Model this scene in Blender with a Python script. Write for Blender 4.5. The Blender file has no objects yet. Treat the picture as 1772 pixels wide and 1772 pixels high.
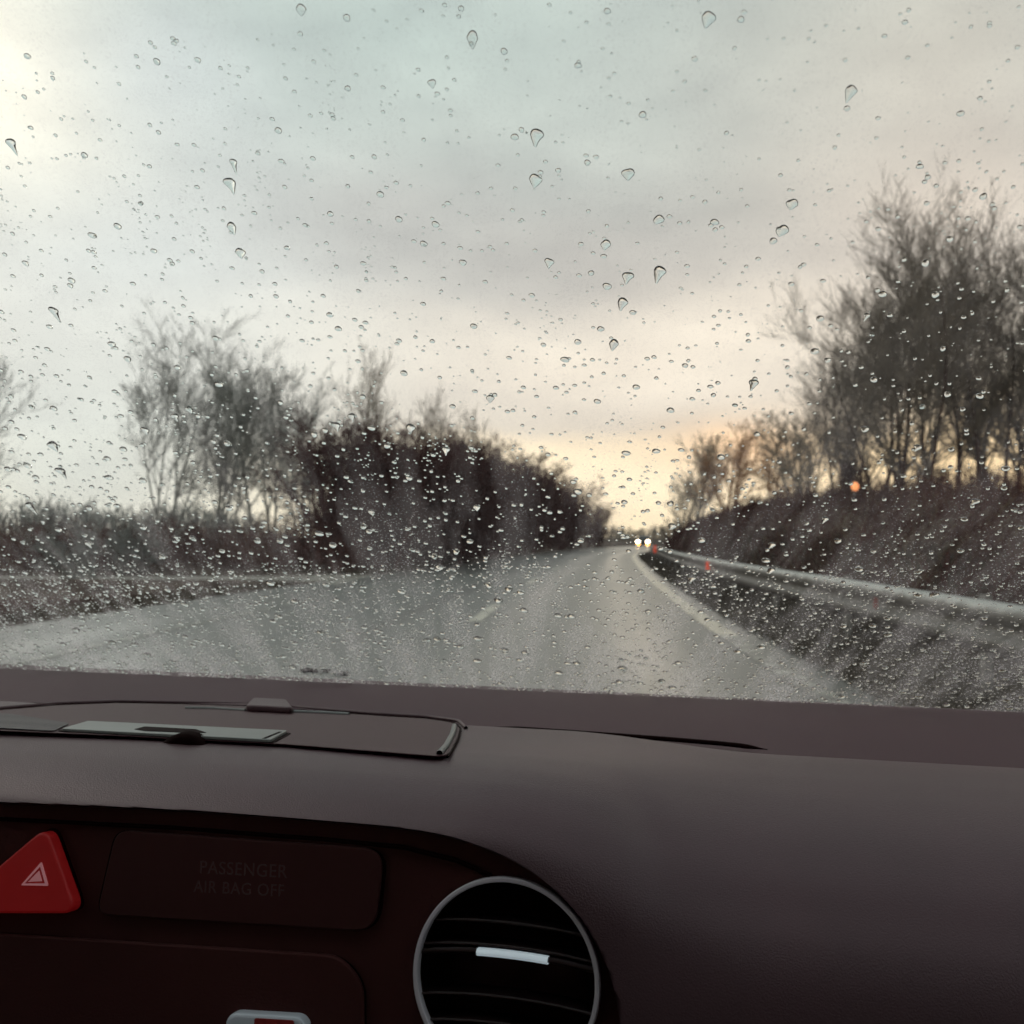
import bpy, bmesh, math, random
import numpy as np
from mathutils import Vector, Matrix

R = math.radians
rng = np.random.default_rng(7)
random.seed(7)
scene = bpy.context.scene
col = scene.collection

# ------------------------------------------------------------------ helpers
def lin(c):
    c = c / 255.0
    return c / 12.92 if c <= 0.04045 else ((c + 0.055) / 1.055) ** 2.4

def srgb(r, g, b):
    return (lin(r), lin(g), lin(b), 1.0)

def tag(o, label=None, cat=None, group=None, kind=None):
    if label: o['label'] = label
    if cat: o['category'] = cat
    if group: o['group'] = group
    if kind: o['kind'] = kind
    return o

def empty(name, loc=(0, 0, 0), rz=0.0):
    o = bpy.data.objects.new(name, None)
    o.empty_display_size = 0.1
    col.objects.link(o)
    o.location = loc
    o.rotation_euler = (0, 0, rz)
    return o

def link(name, me, mat=None, parent=None, smooth=False):
    o = bpy.data.objects.new(name, me)
    col.objects.link(o)
    if mat is not None and len(me.materials) == 0:
        me.materials.append(mat)
    if smooth:
        me.polygons.foreach_set('use_smooth', np.ones(len(me.polygons), dtype=bool))
    if parent is not None:
        o.parent = parent
    return o

def mesh_np(name, V, quads=None, tris=None, smooth=False):
    """mesh out of arrays"""
    me = bpy.data.meshes.new(name)
    V = np.asarray(V, dtype=np.float32).reshape(-1, 3)
    nq = 0 if quads is None else len(quads)
    nt = 0 if tris is None else len(tris)
    me.vertices.add(len(V))
    me.vertices.foreach_set('co', V.ravel())
    loops = []
    if nq: loops.append(np.asarray(quads, dtype=np.int32).ravel())
    if nt: loops.append(np.asarray(tris, dtype=np.int32).ravel())
    L = np.concatenate(loops)
    me.loops.add(len(L))
    me.loops.foreach_set('vertex_index', L)
    me.polygons.add(nq + nt)
    start = np.concatenate([np.arange(nq) * 4, nq * 4 + np.arange(nt) * 3]).astype(np.int32)
    me.polygons.foreach_set('loop_start', start)
    if smooth:
        me.polygons.foreach_set('use_smooth', np.ones(nq + nt, dtype=bool))
    me.update(calc_edges=True)
    me.validate()
    return me

def grid_mesh(name, P, smooth=True, uv=None):
    """P: (n, m, 3)"""
    n, m, _ = P.shape
    i = np.arange(n - 1)[:, None]; j = np.arange(m - 1)[None, :]
    a = i * m + j
    q = np.stack([a, a + 1, a + m + 1, a + m], -1).reshape(-1, 4)
    me = mesh_np(name, P.reshape(-1, 3), quads=q, smooth=smooth)
    if uv is not None:
        lay = me.uv_layers.new(name='UVMap')
        vi = np.zeros(len(me.loops), dtype=np.int32)
        me.loops.foreach_get('vertex_index', vi)
        lay.data.foreach_set('uv', uv.reshape(-1, 2)[vi].astype(np.float32).ravel())
    return me

def tubes(name, P, Rd, sides=3, smooth=True):
    """P (N,K,3) polylines, Rd (N,K) radii -> one mesh"""
    N, K, _ = P.shape
    T = np.gradient(P, axis=1)
    T /= np.linalg.norm(T, axis=2, keepdims=True) + 1e-9
    ref = np.where(np.abs(T[..., 2:3]) > 0.9, np.array([1., 0, 0]), np.array([0, 0, 1.]))
    A = np.cross(T, ref); A /= np.linalg.norm(A, axis=2, keepdims=True) + 1e-9
    B = np.cross(T, A)
    ang = np.arange(sides) / sides * 2 * np.pi
    V = P[:, :, None, :] + Rd[:, :, None, None] * (A[:, :, None, :] * np.cos(ang)[None, None, :, None] + B[:, :, None, :] * np.sin(ang)[None, None, :, None])
    base = (np.arange(N) * K * sides)[:, None, None]
    k = np.arange(K - 1)[None, :, None] * sides
    s = np.arange(sides)[None, None, :]; s2 = (s + 1) % sides
    q = np.stack([base + k + s, base + k + s2, base + k + sides + s2, base + k + sides + s], -1).reshape(-1, 4)
    return mesh_np(name, V.reshape(-1, 3), quads=q, smooth=smooth)

# ------------------------------------------------------------------ materials
def new_mat(name):
    m = bpy.data.materials.new(name)
    m.use_nodes = True
    return m, m.node_tree, m.node_tree.nodes['Principled BSDF']

def N(nt, t, **kw):
    n = nt.nodes.new(t)
    for k, v in kw.items():
        setattr(n, k, v)
    return n

def ramp(nt, stops, interp='LINEAR'):
    r = N(nt, 'ShaderNodeValToRGB')
    cr = r.color_ramp
    cr.interpolation = interp
    while len(cr.elements) > 1:
        cr.elements.remove(cr.elements[-1])
    cr.elements[0].position = stops[0][0]; cr.elements[0].color = stops[0][1]
    for p, c in stops[1:]:
        e = cr.elements.new(p); e.color = c
    return r

def simple(name, c, rough=0.5, metal=0.0, noise=0.15, scale=20.0, bump=0.0, bscale=400.0, emit=None, es=0.0, spec=0.5):
    m, nt, b = new_mat(name)
    tc = N(nt, 'ShaderNodeTexCoord')
    nz = N(nt, 'ShaderNodeTexNoise'); nz.inputs['Scale'].default_value = scale; nz.inputs['Detail'].default_value = 4
    nt.links.new(tc.outputs['Object'], nz.inputs['Vector'])
    lo = tuple(x * (1 - noise) for x in c[:3]) + (1,)
    hi = tuple(min(1, x * (1 + noise)) for x in c[:3]) + (1,)
    r = ramp(nt, [(0.3, lo), (0.7, hi)])
    nt.links.new(nz.outputs['Fac'], r.inputs['Fac'])
    nt.links.new(r.outputs['Color'], b.inputs['Base Color'])
    b.inputs['Roughness'].default_value = rough
    b.inputs['Metallic'].default_value = metal
    b.inputs['Specular IOR Level'].default_value = spec
    if bump:
        n2 = N(nt, 'ShaderNodeTexNoise'); n2.inputs['Scale'].default_value = bscale; n2.inputs['Detail'].default_value = 2
        nt.links.new(tc.outputs['Object'], n2.inputs['Vector'])
        bp = N(nt, 'ShaderNodeBump'); bp.inputs['Strength'].default_value = bump; bp.inputs['Distance'].default_value = 0.0006
        nt.links.new(n2.outputs['Fac'], bp.inputs['Height'])
        nt.links.new(bp.outputs['Normal'], b.inputs['Normal'])
    if emit:
        b.inputs['Emission Color'].default_value = emit
        b.inputs['Emission Strength'].default_value = es
    return m

M = {}
M['dash'] = simple('dashboard_plastic', (0.042, 0.0165, 0.0215, 1), 0.50, noise=0.14, scale=16, bump=0.36, bscale=1300, spec=0.78)
M['strip'] = simple('cowl_plastic', (0.052, 0.022, 0.030, 1), 0.62, noise=0.08, scale=8, bump=0.3, bscale=1000, spec=0.3)
M['lid'] = simple('lid_plastic', (0.046, 0.018, 0.022, 1), 0.55, noise=0.08, scale=12, bump=0.3, bscale=1100, spec=0.35)
M['fascia'] = simple('fascia_plastic', (0.062, 0.021, 0.020, 1), 0.65, noise=0.10, scale=14, bump=0.25, bscale=900, spec=0.2)
M['panel'] = simple('panel_plastic', (0.048, 0.0155, 0.0155, 1), 0.55, noise=0.06, scale=14, spec=0.4)
M['black'] = simple('black_gap', (0.004, 0.0015, 0.0015, 1), 0.8, noise=0.05, spec=0.1)
M['vent_black'] = simple('vent_plastic', (0.007, 0.0025, 0.0025, 1), 0.5, noise=0.05, spec=0.35)
M['rim'] = simple('rim_grey', (0.16, 0.17, 0.17, 1), 0.45, noise=0.05)
M['silver'] = simple('silver_plate', (0.20, 0.215, 0.21, 1), 0.42, 0.35, noise=0.06, scale=30)
M['chrome'] = simple('satin_chrome', (0.80, 0.76, 0.84, 1), 0.42, 0.2, noise=0.04)
M['key'] = simple('key_edge', (0.55, 0.60, 0.66, 1), 0.4, 0.2, noise=0.04, emit=(0.5, 0.56, 0.62, 1), es=0.05)
M['tab'] = simple('glowing_tab', (0.80, 0.86, 0.90, 1), 0.35, 0.2, noise=0.03, emit=(0.6, 0.72, 0.78, 1), es=0.40)  # silver tab, brightness lifted by added emission
M['red'] = simple('hazard_red', (0.32, 0.018, 0.018, 1), 0.42, noise=0.15, scale=45, emit=(0.5, 0.010, 0.012, 1), es=0.10)
M['pink'] = simple('hazard_mark', (0.75, 0.36, 0.40, 1), 0.5, noise=0.05, emit=(0.75, 0.3, 0.32, 1), es=0.16)
M['letter'] = simple('faint_lettering', (0.050, 0.023, 0.024, 1), 0.6, noise=0.05, emit=(0.05, 0.018, 0.018, 1), es=0.14)
M['redmark'] = simple('red_mark', (0.35, 0.03, 0.03, 1), 0.5, noise=0.05)
M['lining'] = simple('roof_lining_fabric', (0.05, 0.045, 0.045, 1), 0.95, noise=0.1, spec=0.1)
M['cabin'] = simple('cabin_dark', (0.018, 0.013, 0.014, 1), 0.95, noise=0.1, spec=0.1)
M['bonnet'] = simple('bonnet_paint', (0.55, 0.57, 0.58, 1), 0.25, 0.8, noise=0.05)
M['debris'] = simple('wet_leaf', (0.012, 0.006, 0.005, 1), 0.4, noise=0.3, scale=200)
M['bark_left'] = simple('bark_rain_haze', (0.25, 0.27, 0.265, 1), 0.9, noise=0.25, scale=3, spec=0.2)  # rain haze put into the bark colour as a paler grey
M['bark_far'] = simple('bark_far', (0.26, 0.235, 0.20, 1), 0.9, noise=0.2, scale=2, spec=0.2)
M['bark_dark'] = simple('bark_dark', (0.055, 0.019, 0.018, 1), 0.9, noise=0.3, scale=3, spec=0.2)
M['bark_right'] = simple('bark_right', (0.062, 0.034, 0.030, 1), 0.9, noise=0.3, scale=3, spec=0.2)
M['twig_right'] = simple('twig_right', (0.22, 0.20, 0.18, 1), 0.9, noise=0.3, scale=1.5, spec=0.2)
M['bark_glow_tint'] = simple('bark_glow_tint', (0.30, 0.15, 0.07, 1), 0.9, noise=0.3, scale=2, spec=0.2)  # orange of the low sunset glow put into the bark colour
M['bramble'] = simple('bramble_stem', (0.070, 0.024, 0.020, 1), 0.9, noise=0.5, scale=0.6, spec=0.2)
M['straw'] = simple('straw_stem', (0.12, 0.080, 0.050, 1), 0.9, noise=0.5, scale=0.5, spec=0.2)
M['grass'] = simple('verge_grass', (0.060, 0.050, 0.032, 1), 0.9, noise=0.5, scale=0.8, spec=0.2)
M['galv'] = simple('galvanised_steel', (0.50, 0.52, 0.50, 1), 0.38, 0.55, noise=0.15, scale=5)
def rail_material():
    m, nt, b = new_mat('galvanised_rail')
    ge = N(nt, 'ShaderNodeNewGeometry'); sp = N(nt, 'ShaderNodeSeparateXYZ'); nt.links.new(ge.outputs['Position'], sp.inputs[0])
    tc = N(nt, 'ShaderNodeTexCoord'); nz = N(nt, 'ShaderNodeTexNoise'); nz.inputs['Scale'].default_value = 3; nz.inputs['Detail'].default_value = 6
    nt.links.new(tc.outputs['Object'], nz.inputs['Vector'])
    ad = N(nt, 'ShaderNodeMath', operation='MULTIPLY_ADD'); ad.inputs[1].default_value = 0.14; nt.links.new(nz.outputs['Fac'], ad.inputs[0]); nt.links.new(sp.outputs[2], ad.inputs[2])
    r = ramp(nt, [(0.50, (0.075, 0.07, 0.062, 1)), (0.66, (0.13, 0.125, 0.115, 1)), (0.75, (0.15, 0.145, 0.135, 1)), (0.79, (0.42, 0.43, 0.41, 1))])  # bright top wave and dimmer lower wave painted by height, with spray dirt
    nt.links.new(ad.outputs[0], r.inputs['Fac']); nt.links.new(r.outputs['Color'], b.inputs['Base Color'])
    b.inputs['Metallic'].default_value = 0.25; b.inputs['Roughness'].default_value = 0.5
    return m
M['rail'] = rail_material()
M['post'] = simple('post_steel', (0.20, 0.20, 0.19, 1), 0.5, 0.5, noise=0.2, scale=8)
M['reflect'] = simple('red_reflector', (0.75, 0.06, 0.02, 1), 0.3, noise=0.1, emit=(0.9, 0.10, 0.03, 1), es=0.35)  # added emission stands in for the light a reflector throws back
M['car'] = simple('car_paint', (0.03, 0.03, 0.035, 1), 0.3, 0.3, noise=0.05)
M['glassdark'] = simple('car_glass', (0.02, 0.025, 0.03, 1), 0.1, noise=0.02)
M['tyre'] = simple('tyre_rubber', (0.012, 0.012, 0.012, 1), 0.8)
M['head'] = simple('headlight', (1, 0.95, 0.8, 1), 0.3, emit=(1.0, 0.86, 0.62, 1), es=20)
M['fog'] = simple('fog_light', (1, 0.5, 0.1, 1), 0.3, emit=(1.0, 0.42, 0.10, 1), es=12.0)
M['lamp'] = simple('orange_lamp', (1, 0.5, 0.25, 1), 0.3, emit=(1.0, 0.34, 0.12, 1), es=1.0)
for k_, t_ in (('dash', (1, .84, .89, 1)), ('strip', (1, .76, .84, 1)), ('lid', (1, .76, .80, 1)), ('fascia', (1, .55, .55, 1)), ('panel', (1, .55, .55, 1)), ('vent_black', (1, .5, .5, 1)), ('black', (1, .4, .4, 1))):
    M[k_].node_tree.nodes['Principled BSDF'].inputs['Specular Tint'].default_value = t_
M['paint'] = None

# wet road
def road_material():
    m, nt, b = new_mat('wet_asphalt')
    uv = N(nt, 'ShaderNodeUVMap')
    sep = N(nt, 'ShaderNodeSeparateXYZ'); nt.links.new(uv.outputs['UV'], sep.inputs[0])
    tc = N(nt, 'ShaderNodeTexCoord')
    nz = N(nt, 'ShaderNodeTexNoise'); nz.inputs['Scale'].default_value = 60; nz.inputs['Detail'].default_value = 6
    nt.links.new(tc.outputs['Object'], nz.inputs['Vector'])
    big = N(nt, 'ShaderNodeTexNoise'); big.inputs['Scale'].default_value = 1.0; big.inputs['Detail'].default_value = 4
    mp = N(nt, 'ShaderNodeMapping'); mp.inputs['Scale'].default_value = (1.6, 0.06, 1)
    nt.links.new(uv.outputs['UV'], mp.inputs['Vector']); nt.links.new(mp.outputs[0], big.inputs['Vector'])
    r = ramp(nt, [(0.25, (0.062, 0.070, 0.068, 1)), (0.75, (0.115, 0.120, 0.108, 1))])
    mx = N(nt, 'ShaderNodeMix', data_type='FLOAT'); mx.inputs[0].default_value = 0.6
    nt.links.new(nz.outputs['Fac'], mx.inputs[2]); nt.links.new(big.outputs['Fac'], mx.inputs[3])
    nt.links.new(mx.outputs[0], r.inputs['Fac'])
    nt.links.new(r.outputs['Color'], b.inputs['Base Color'])
    # wheel tracks: u = metres left of the right hand line
    wv = N(nt, 'ShaderNodeMath', operation='SINE')
    m1 = N(nt, 'ShaderNodeMath', operation='MULTIPLY'); m1.inputs[1].default_value = 2 * math.pi / 1.75
    nt.links.new(sep.outputs[0], m1.inputs[0]); nt.links.new(m1.outputs[0], wv.inputs[0])
    m2 = N(nt, 'ShaderNodeMath', operation='MULTIPLY_ADD'); m2.inputs[1].default_value = 0.11; m2.inputs[2].default_value = 0.42
    nt.links.new(wv.outputs[0], m2.inputs[0])
    m3 = N(nt, 'ShaderNodeMath', operation='MULTIPLY_ADD'); m3.inputs[1].default_value = 0.30
    nt.links.new(big.outputs['Fac'], m3.inputs[0]); nt.links.new(m2.outputs[0], m3.inputs[2])
    m4 = N(nt, 'ShaderNodeMath', operation='SUBTRACT'); m4.inputs[1].default_value = 0.13
    nt.links.new(m3.outputs[0], m4.inputs[0])
    nt.links.new(m4.outputs[0], b.inputs['Roughness'])
    bp = N(nt, 'ShaderNodeBump'); bp.inputs['Strength'].default_value = 0.25; bp.inputs['Distance'].default_value = 0.004
    nt.links.new(nz.outputs['Fac'], bp.inputs['Height']); nt.links.new(bp.outputs['Normal'], b.inputs['Normal'])
    b.inputs['Specular IOR Level'].default_value = 0.5
    b.inputs['Coat Weight'].default_value = 0.5
    b.inputs['Coat Roughness'].default_value = 0.28
    return m
M['road'] = road_material()

def paint_material(name, c, wear):
    m, nt, b = new_mat(name)
    tc = N(nt, 'ShaderNodeTexCoord')
    nz = N(nt, 'ShaderNodeTexNoise'); nz.inputs['Scale'].default_value = 4; nz.inputs['Detail'].default_value = 8
    nt.links.new(tc.outputs['Object'], nz.inputs['Vector'])
    r = ramp(nt, [(wear - 0.12, (0.12, 0.12, 0.11, 1)), (wear + 0.12, c)])
    nt.links.new(nz.outputs['Fac'], r.inputs['Fac']); nt.links.new(r.outputs['Color'], b.inputs['Base Color'])
    b.inputs['Roughness'].default_value = 0.35
    return m
M['paint'] = paint_material('line_paint', (0.62, 0.56, 0.44, 1), 0.40)
M['paint_dash'] = paint_material('lane_paint', (0.62, 0.60, 0.50, 1), 0.44)
M['paint_worn'] = paint_material('line_paint_worn', (0.40, 0.40, 0.35, 1), 0.55)

def ground_material():
    m, nt, b = new_mat('rough_ground')
    tc = N(nt, 'ShaderNodeTexCoord')
    nz = N(nt, 'ShaderNodeTexNoise'); nz.inputs['Scale'].default_value = 0.9; nz.inputs['Detail'].default_value = 9
    n2 = N(nt, 'ShaderNodeTexNoise'); n2.inputs['Scale'].default_value = 0.05; n2.inputs['Detail'].default_value = 4
    nt.links.new(tc.outputs['Object'], nz.inputs['Vector']); nt.links.new(tc.outputs['Object'], n2.inputs['Vector'])
    r = ramp(nt, [(0.3, (0.026, 0.013, 0.010, 1)), (0.55, (0.055, 0.032, 0.023, 1)), (0.75, (0.078, 0.060, 0.040, 1))])
    r2 = ramp(nt, [(0.35, (0.75, 0.7, 0.7, 1)), (0.65, (1.15, 1.2, 1.0, 1))])
    nt.links.new(nz.outputs['Fac'], r.inputs['Fac']); nt.links.new(n2.outputs['Fac'], r2.inputs['Fac'])
    mx = N(nt, 'ShaderNodeMix', data_type='RGBA', blend_type='MULTIPLY'); mx.inputs[0].default_value = 1
    nt.links.new(r.outputs['Color'], mx.inputs[6]); nt.links.new(r2.outputs['Color'], mx.inputs[7])
    nt.links.new(mx.outputs[2], b.inputs['Base Color'])
    b.inputs['Roughness'].default_value = 0.95
    bp = N(nt, 'ShaderNodeBump'); bp.inputs['Strength'].default_value = 0.8; bp.inputs['Distance'].default_value = 0.15
    nt.links.new(nz.outputs['Fac'], bp.inputs['Height']); nt.links.new(bp.outputs['Normal'], b.inputs['Normal'])
    return m
M['ground'] = ground_material()

def water_material():
    m = bpy.data.materials.new('rain_water'); m.use_nodes = True
    nt = m.node_tree; nt.nodes.clear()
    g = N(nt, 'ShaderNodeBsdfGlass'); g.inputs['IOR'].default_value = 1.33; g.inputs['Roughness'].default_value = 0.0
    g.inputs['Color'].default_value = (0.97, 0.985, 0.98, 1)
    tr = N(nt, 'ShaderNodeBsdfTransparent')
    out = N(nt, 'ShaderNodeOutputMaterial')
    nt.links.new(g.outputs[0], out.inputs['Surface'])
    nt.nodes.remove(tr)
    return m
M['water'] = water_material()

# ------------------------------------------------------------------ camera
F = 1702.0
PITCH = math.atan(44 / F)
CAM = np.array([0, 0, 1.25])
cam_d = bpy.data.cameras.new('camera'); cam = bpy.data.objects.new('camera', cam_d); col.objects.link(cam)
cam.location = CAM; cam.rotation_euler = (math.pi / 2 + PITCH, 0, 0)
cam_d.sensor_width = 36; cam_d.lens = 36 * F / 1772
cam_d.clip_start = 0.02; cam_d.clip_end = 20000
cam_d.dof.use_dof = True
cam_d.dof.focus_distance = 0.48
cam_d.dof.aperture_fstop = cam_d.lens / 1.9
scene.camera = cam

def ray(px, py):
    x = (px - 886) / F; y = -(py - 886) / F
    f = np.array([0, math.cos(PITCH), math.sin(PITCH)]); u = np.array([0, -math.sin(PITCH), math.cos(PITCH)])
    return np.array([1, 0, 0]) * x + u * y + f

# ------------------------------------------------------------------ the road line
RY = np.array([-30, 0, 9, 13.7, 23.6, 45, 71, 100, 130, 160, 200, 260, 400, 800, 3000, 9000.])
RX = np.array([1.6, 2.2, 2.63, 2.93, 3.75, 5.9, 8.95, 14, 21.0, 30.5, 46, 76, 165, 480, 2500, 8000.])
RW = np.array([10, 10, 10, 10, 9.7, 8.5, 7.7, 7.4, 7.3, 7.2, 7.2, 7.2, 7.2, 7.2, 7.2, 7.2])
def _pchip(x, y, xi):
    h = np.diff(x); d = np.diff(y) / h
    m = np.zeros_like(y); m[0] = d[0]; m[-1] = d[-1]
    for i in range(1, len(x) - 1):
        m[i] = 0 if d[i - 1] * d[i] <= 0 else (h[i - 1] + h[i]) / (h[i - 1] / d[i] + h[i] / d[i - 1])
    xi = np.asarray(xi, float); k = np.clip(np.searchsorted(x, xi) - 1, 0, len(x) - 2)
    t = (xi - x[k]) / h[k]
    return (2*t**3 - 3*t**2 + 1) * y[k] + (t**3 - 2*t**2 + t) * h[k] * m[k] + (-2*t**3 + 3*t**2) * y[k+1] + (t**3 - t**2) * h[k] * m[k+1]
def xr(y): return _pchip(RY, RX, y)
def wd(y): return np.interp(y, RY, RW)

def smooth01(t):
    t = np.clip(t, 0, 1); return t * t * (3 - 2 * t)
def hnoise(x, y):
    return (np.sin(x * 0.71 + 1.3 * np.sin(y * 0.37)) * np.cos(y * 0.53 + x * 0.21) * 0.5 + np.sin(x * 2.3 + y * 1.7) * 0.2)
def terrain(x, y):
    """height of the ground, right bank and left verge included"""
    x = np.asarray(x, float); y = np.asarray(y, float)
    sR = x - xr(y); sL = (xr(y) - wd(y)) - x
    hb = np.interp(y, [0, 10, 18, 26, 40, 75, 110, 200, 500], [1.35, 1.45, 1.75, 2.15, 2.45, 2.1, 1.6, 1.5, 1.0])
    zR = np.interp(sR, [0, 0.35, 1.6], [-0.02, 0.0, -0.05]) + hb * smooth01((sR - 1.3) / 3.6) + 0.15 * hnoise(x, y) * smooth01((sR - 1.5) / 2)
    zL = np.interp(sL, [0, 0.3, 1.5, 3, 8, 30], [-0.02, 0.02, -0.05, 0.15, 0.3, 0.2]) + 0.10 * hnoise(x, y) * smooth01((sL - 0.5) / 2)
    # the side road mouth on the left is level
    side = np.exp(-((y - 30.5) / 3.2) ** 4) * smooth01((sL) / 1.0)
    zL = zL * (1 - side)
    hollow = smooth01((28.2 - y) / 1.5) * smooth01((sL - 0.4) / 2.5)
    zL = zL * (1 - hollow) - (0.28 + 0.04 * hnoise(x * 2, y * 2)) * hollow
    z = np.where(sR > 0, zR, np.where(sL > 0, zL, -0.03))
    return z

# ground sheet
yy = np.concatenate([np.linspace(-30, 0, 12)[:-1], np.linspace(0, 60, 150)[:-1], np.linspace(60, 200, 110)[:-1], np.geomspace(200, 9000, 50)])
so = np.concatenate([-np.geomspace(9000, 30, 30), -np.linspace(29, 10.2, 50), [-10, -8, -6, -4, -2, 0], np.linspace(0.2, 8, 50), np.linspace(8.4, 30, 30), np.geomspace(32, 9000, 30)])
YY, SO = np.meshgrid(yy, so, indexing='ij')
XX = np.zeros_like(YY)
for i, y in enumerate(yy):
    w = wd(y)
    s = so.copy()
    # squeeze the road columns to the local width
    m_ = s < 0
    s[m_] = np.where(s[m_] >= -10, s[m_] * w / 10, s[m_] + (10 - w))
    XX[i] = xr(y) + s
ZZ = terrain(XX, YY)
onroad = (SO <= 0) & (SO >= -10)
ZZ[onroad] = -0.03
g = link('ground', grid_mesh('ground', np.stack([XX, YY, ZZ], -1)), M['ground'])
tag(g, 'rough brown ground and banks either side of the road', kind='structure')

# road sheet
ry = np.concatenate([np.linspace(-30, 60, 181)[:-1], np.linspace(60, 260, 121)[:-1], np.geomspace(260, 2400, 30)])
ru = np.linspace(-0.45, 1.0, 16)
P = np.zeros((len(ry), len(ru), 3)); UV = np.zeros((len(ry), len(ru), 2))
for i, y in enumerate(ry):
    w = wd(y)
    t = np.linspace(0, 1, len(ru))
    s = 0.38 - t * (w + 0.38)
    P[i, :, 0] = xr(y) + s; P[i, :, 1] = y; P[i, :, 2] = 0.0
    UV[i, :, 0] = -s; UV[i, :, 1] = y
P = P[:, ::-1]; UV = UV[:, ::-1]
road = link('road', grid_mesh('road', P, uv=UV), M['road'])
tag(road, 'wide wet grey asphalt road curving away to the right', kind='structure')

# side road on the left
sp = [(-60, 30.6), (-30, 30.9), (-12, 30.6), (-7, 30.6), (-5.2, 30.5), (-4.6, 30.4)]
P = np.zeros((len(sp), 2, 3)); UVs = np.zeros((len(sp), 2, 2))
for i, (x, y) in enumerate(sp):
    hw = [1.7, 1.7, 1.8, 2.1, 3.4, 4.5][i]
    P[i, 0] = (x, y - hw, 0.004 + max(0, terrain(x, y) if x < -9 else 0)); P[i, 1] = (x, y + hw, 0.004 + max(0, terrain(x, y) if x < -9 else 0))
    UVs[i, 0] = (0, x); UVs[i, 1] = (3.4, x)
sr = link('side_road', grid_mesh('side_road', P, uv=UVs), simple('pale_track', (0.24, 0.23, 0.20, 1), 0.5, noise=0.2, scale=1.5))
tag(sr, 'narrow pale side road joining from the left', kind='structure')

# painted lines
def line_strip(name, s0, s1, y0, y1, mat, label, n=60, z=0.008, group=None):
    y = np.linspace(y0, y1, n)
    P = np.zeros((n, 2, 3))
    P[:, 0, 0] = xr(y) + s0; P[:, 1, 0] = xr(y) + s1; P[:, :, 1] = y[:, None]; P[:, :, 2] = z
    o = link(name, grid_mesh(name, P), mat)
    return tag(o, label, kind='structure', group=group)
line_strip('edge_line', -0.22, 0.0, -5, 12.5, M['paint_worn'], 'worn near end of the line along the right edge of the road', 30)
line_strip('edge_line', -0.24, 0.02, 12.5, 230, M['paint'], 'warm white line along the right edge of the road', 260)
y = np.linspace(0, 120, 160)
P = np.zeros((160, 2, 3)); P[:, 0, 0] = xr(y) - wd(y) + 2.35 - 1.0 * smooth01((y - 20) / 60) ; P[:, 1, 0] = P[:, 0, 0] + 0.16; P[:, :, 1] = y[:, None]; P[:, :, 2] = 0.008
tag(link('left_edge_line', grid_mesh('left_edge_line', P), M['paint_worn']), 'faint worn line along the left edge of the road', kind='structure')
for i, (a, b_) in enumerate([(3, 6), (14.6, 18.2), (26.5, 30), (38.5, 42), (50.5, 54), (62.5, 66), (75, 79), (88, 92)]):
    line_strip('lane_dash', -3.66, -3.46, a, b_, M['paint_dash'], 'worn dash of the lane marking', 8, group='dashes of the lane marking')

# ------------------------------------------------------------------ trees
def unit(v): return v / (np.linalg.norm(v, axis=-1, keepdims=True) + 1e-9)

def branches(rg, start, dirs, length, r0, r1, K=5, wob=0.12, up=0.15):
    n = len(start)
    P = np.zeros((n, K, 3)); P[:, 0] = start
    d = unit(dirs).copy()
    for k in range(1, K):
        d = unit(d + rg.normal(0, wob, (n, 3)) + np.array([0, 0, up]))
        P[:, k] = P[:, k - 1] + d * (length / (K - 1))[:, None]
    t = np.linspace(0, 1, K)[None]
    Rd = r0[:, None] * (1 - t) + r1[:, None] * t
    return P, Rd

def children(rg, P, Rd, length, k, tmin, ang, lf, jit=0.3):
    n, K, _ = P.shape
    idx = np.repeat(np.arange(n), k)
    t = tmin + (1 - tmin) * rg.random(len(idx)) ** 0.9
    f = t * (K - 1); i0 = np.clip(f.astype(int), 0, K - 2); fr = f - i0
    st = P[idx, i0] * (1 - fr)[:, None] + P[idx, i0 + 1] * fr[:, None]
    tg = unit(P[idx, i0 + 1] - P[idx, i0])
    rr = Rd[idx, i0] * (1 - fr) + Rd[idx, i0 + 1] * fr
    rnd = unit(rg.normal(0, 1, (len(idx), 3)))
    perp = unit(np.cross(tg, rnd))
    a = np.radians(ang) * (1 + rg.normal(0, 0.22, len(idx)))
    d = tg * np.cos(a)[:, None] + perp * np.sin(a)[:, None]
    L = length[idx] * lf * (1.15 - 0.55 * t) * (1 + rg.normal(0, jit, len(idx)).clip(-0.5, 0.6))
    return st, d, L, rr

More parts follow.
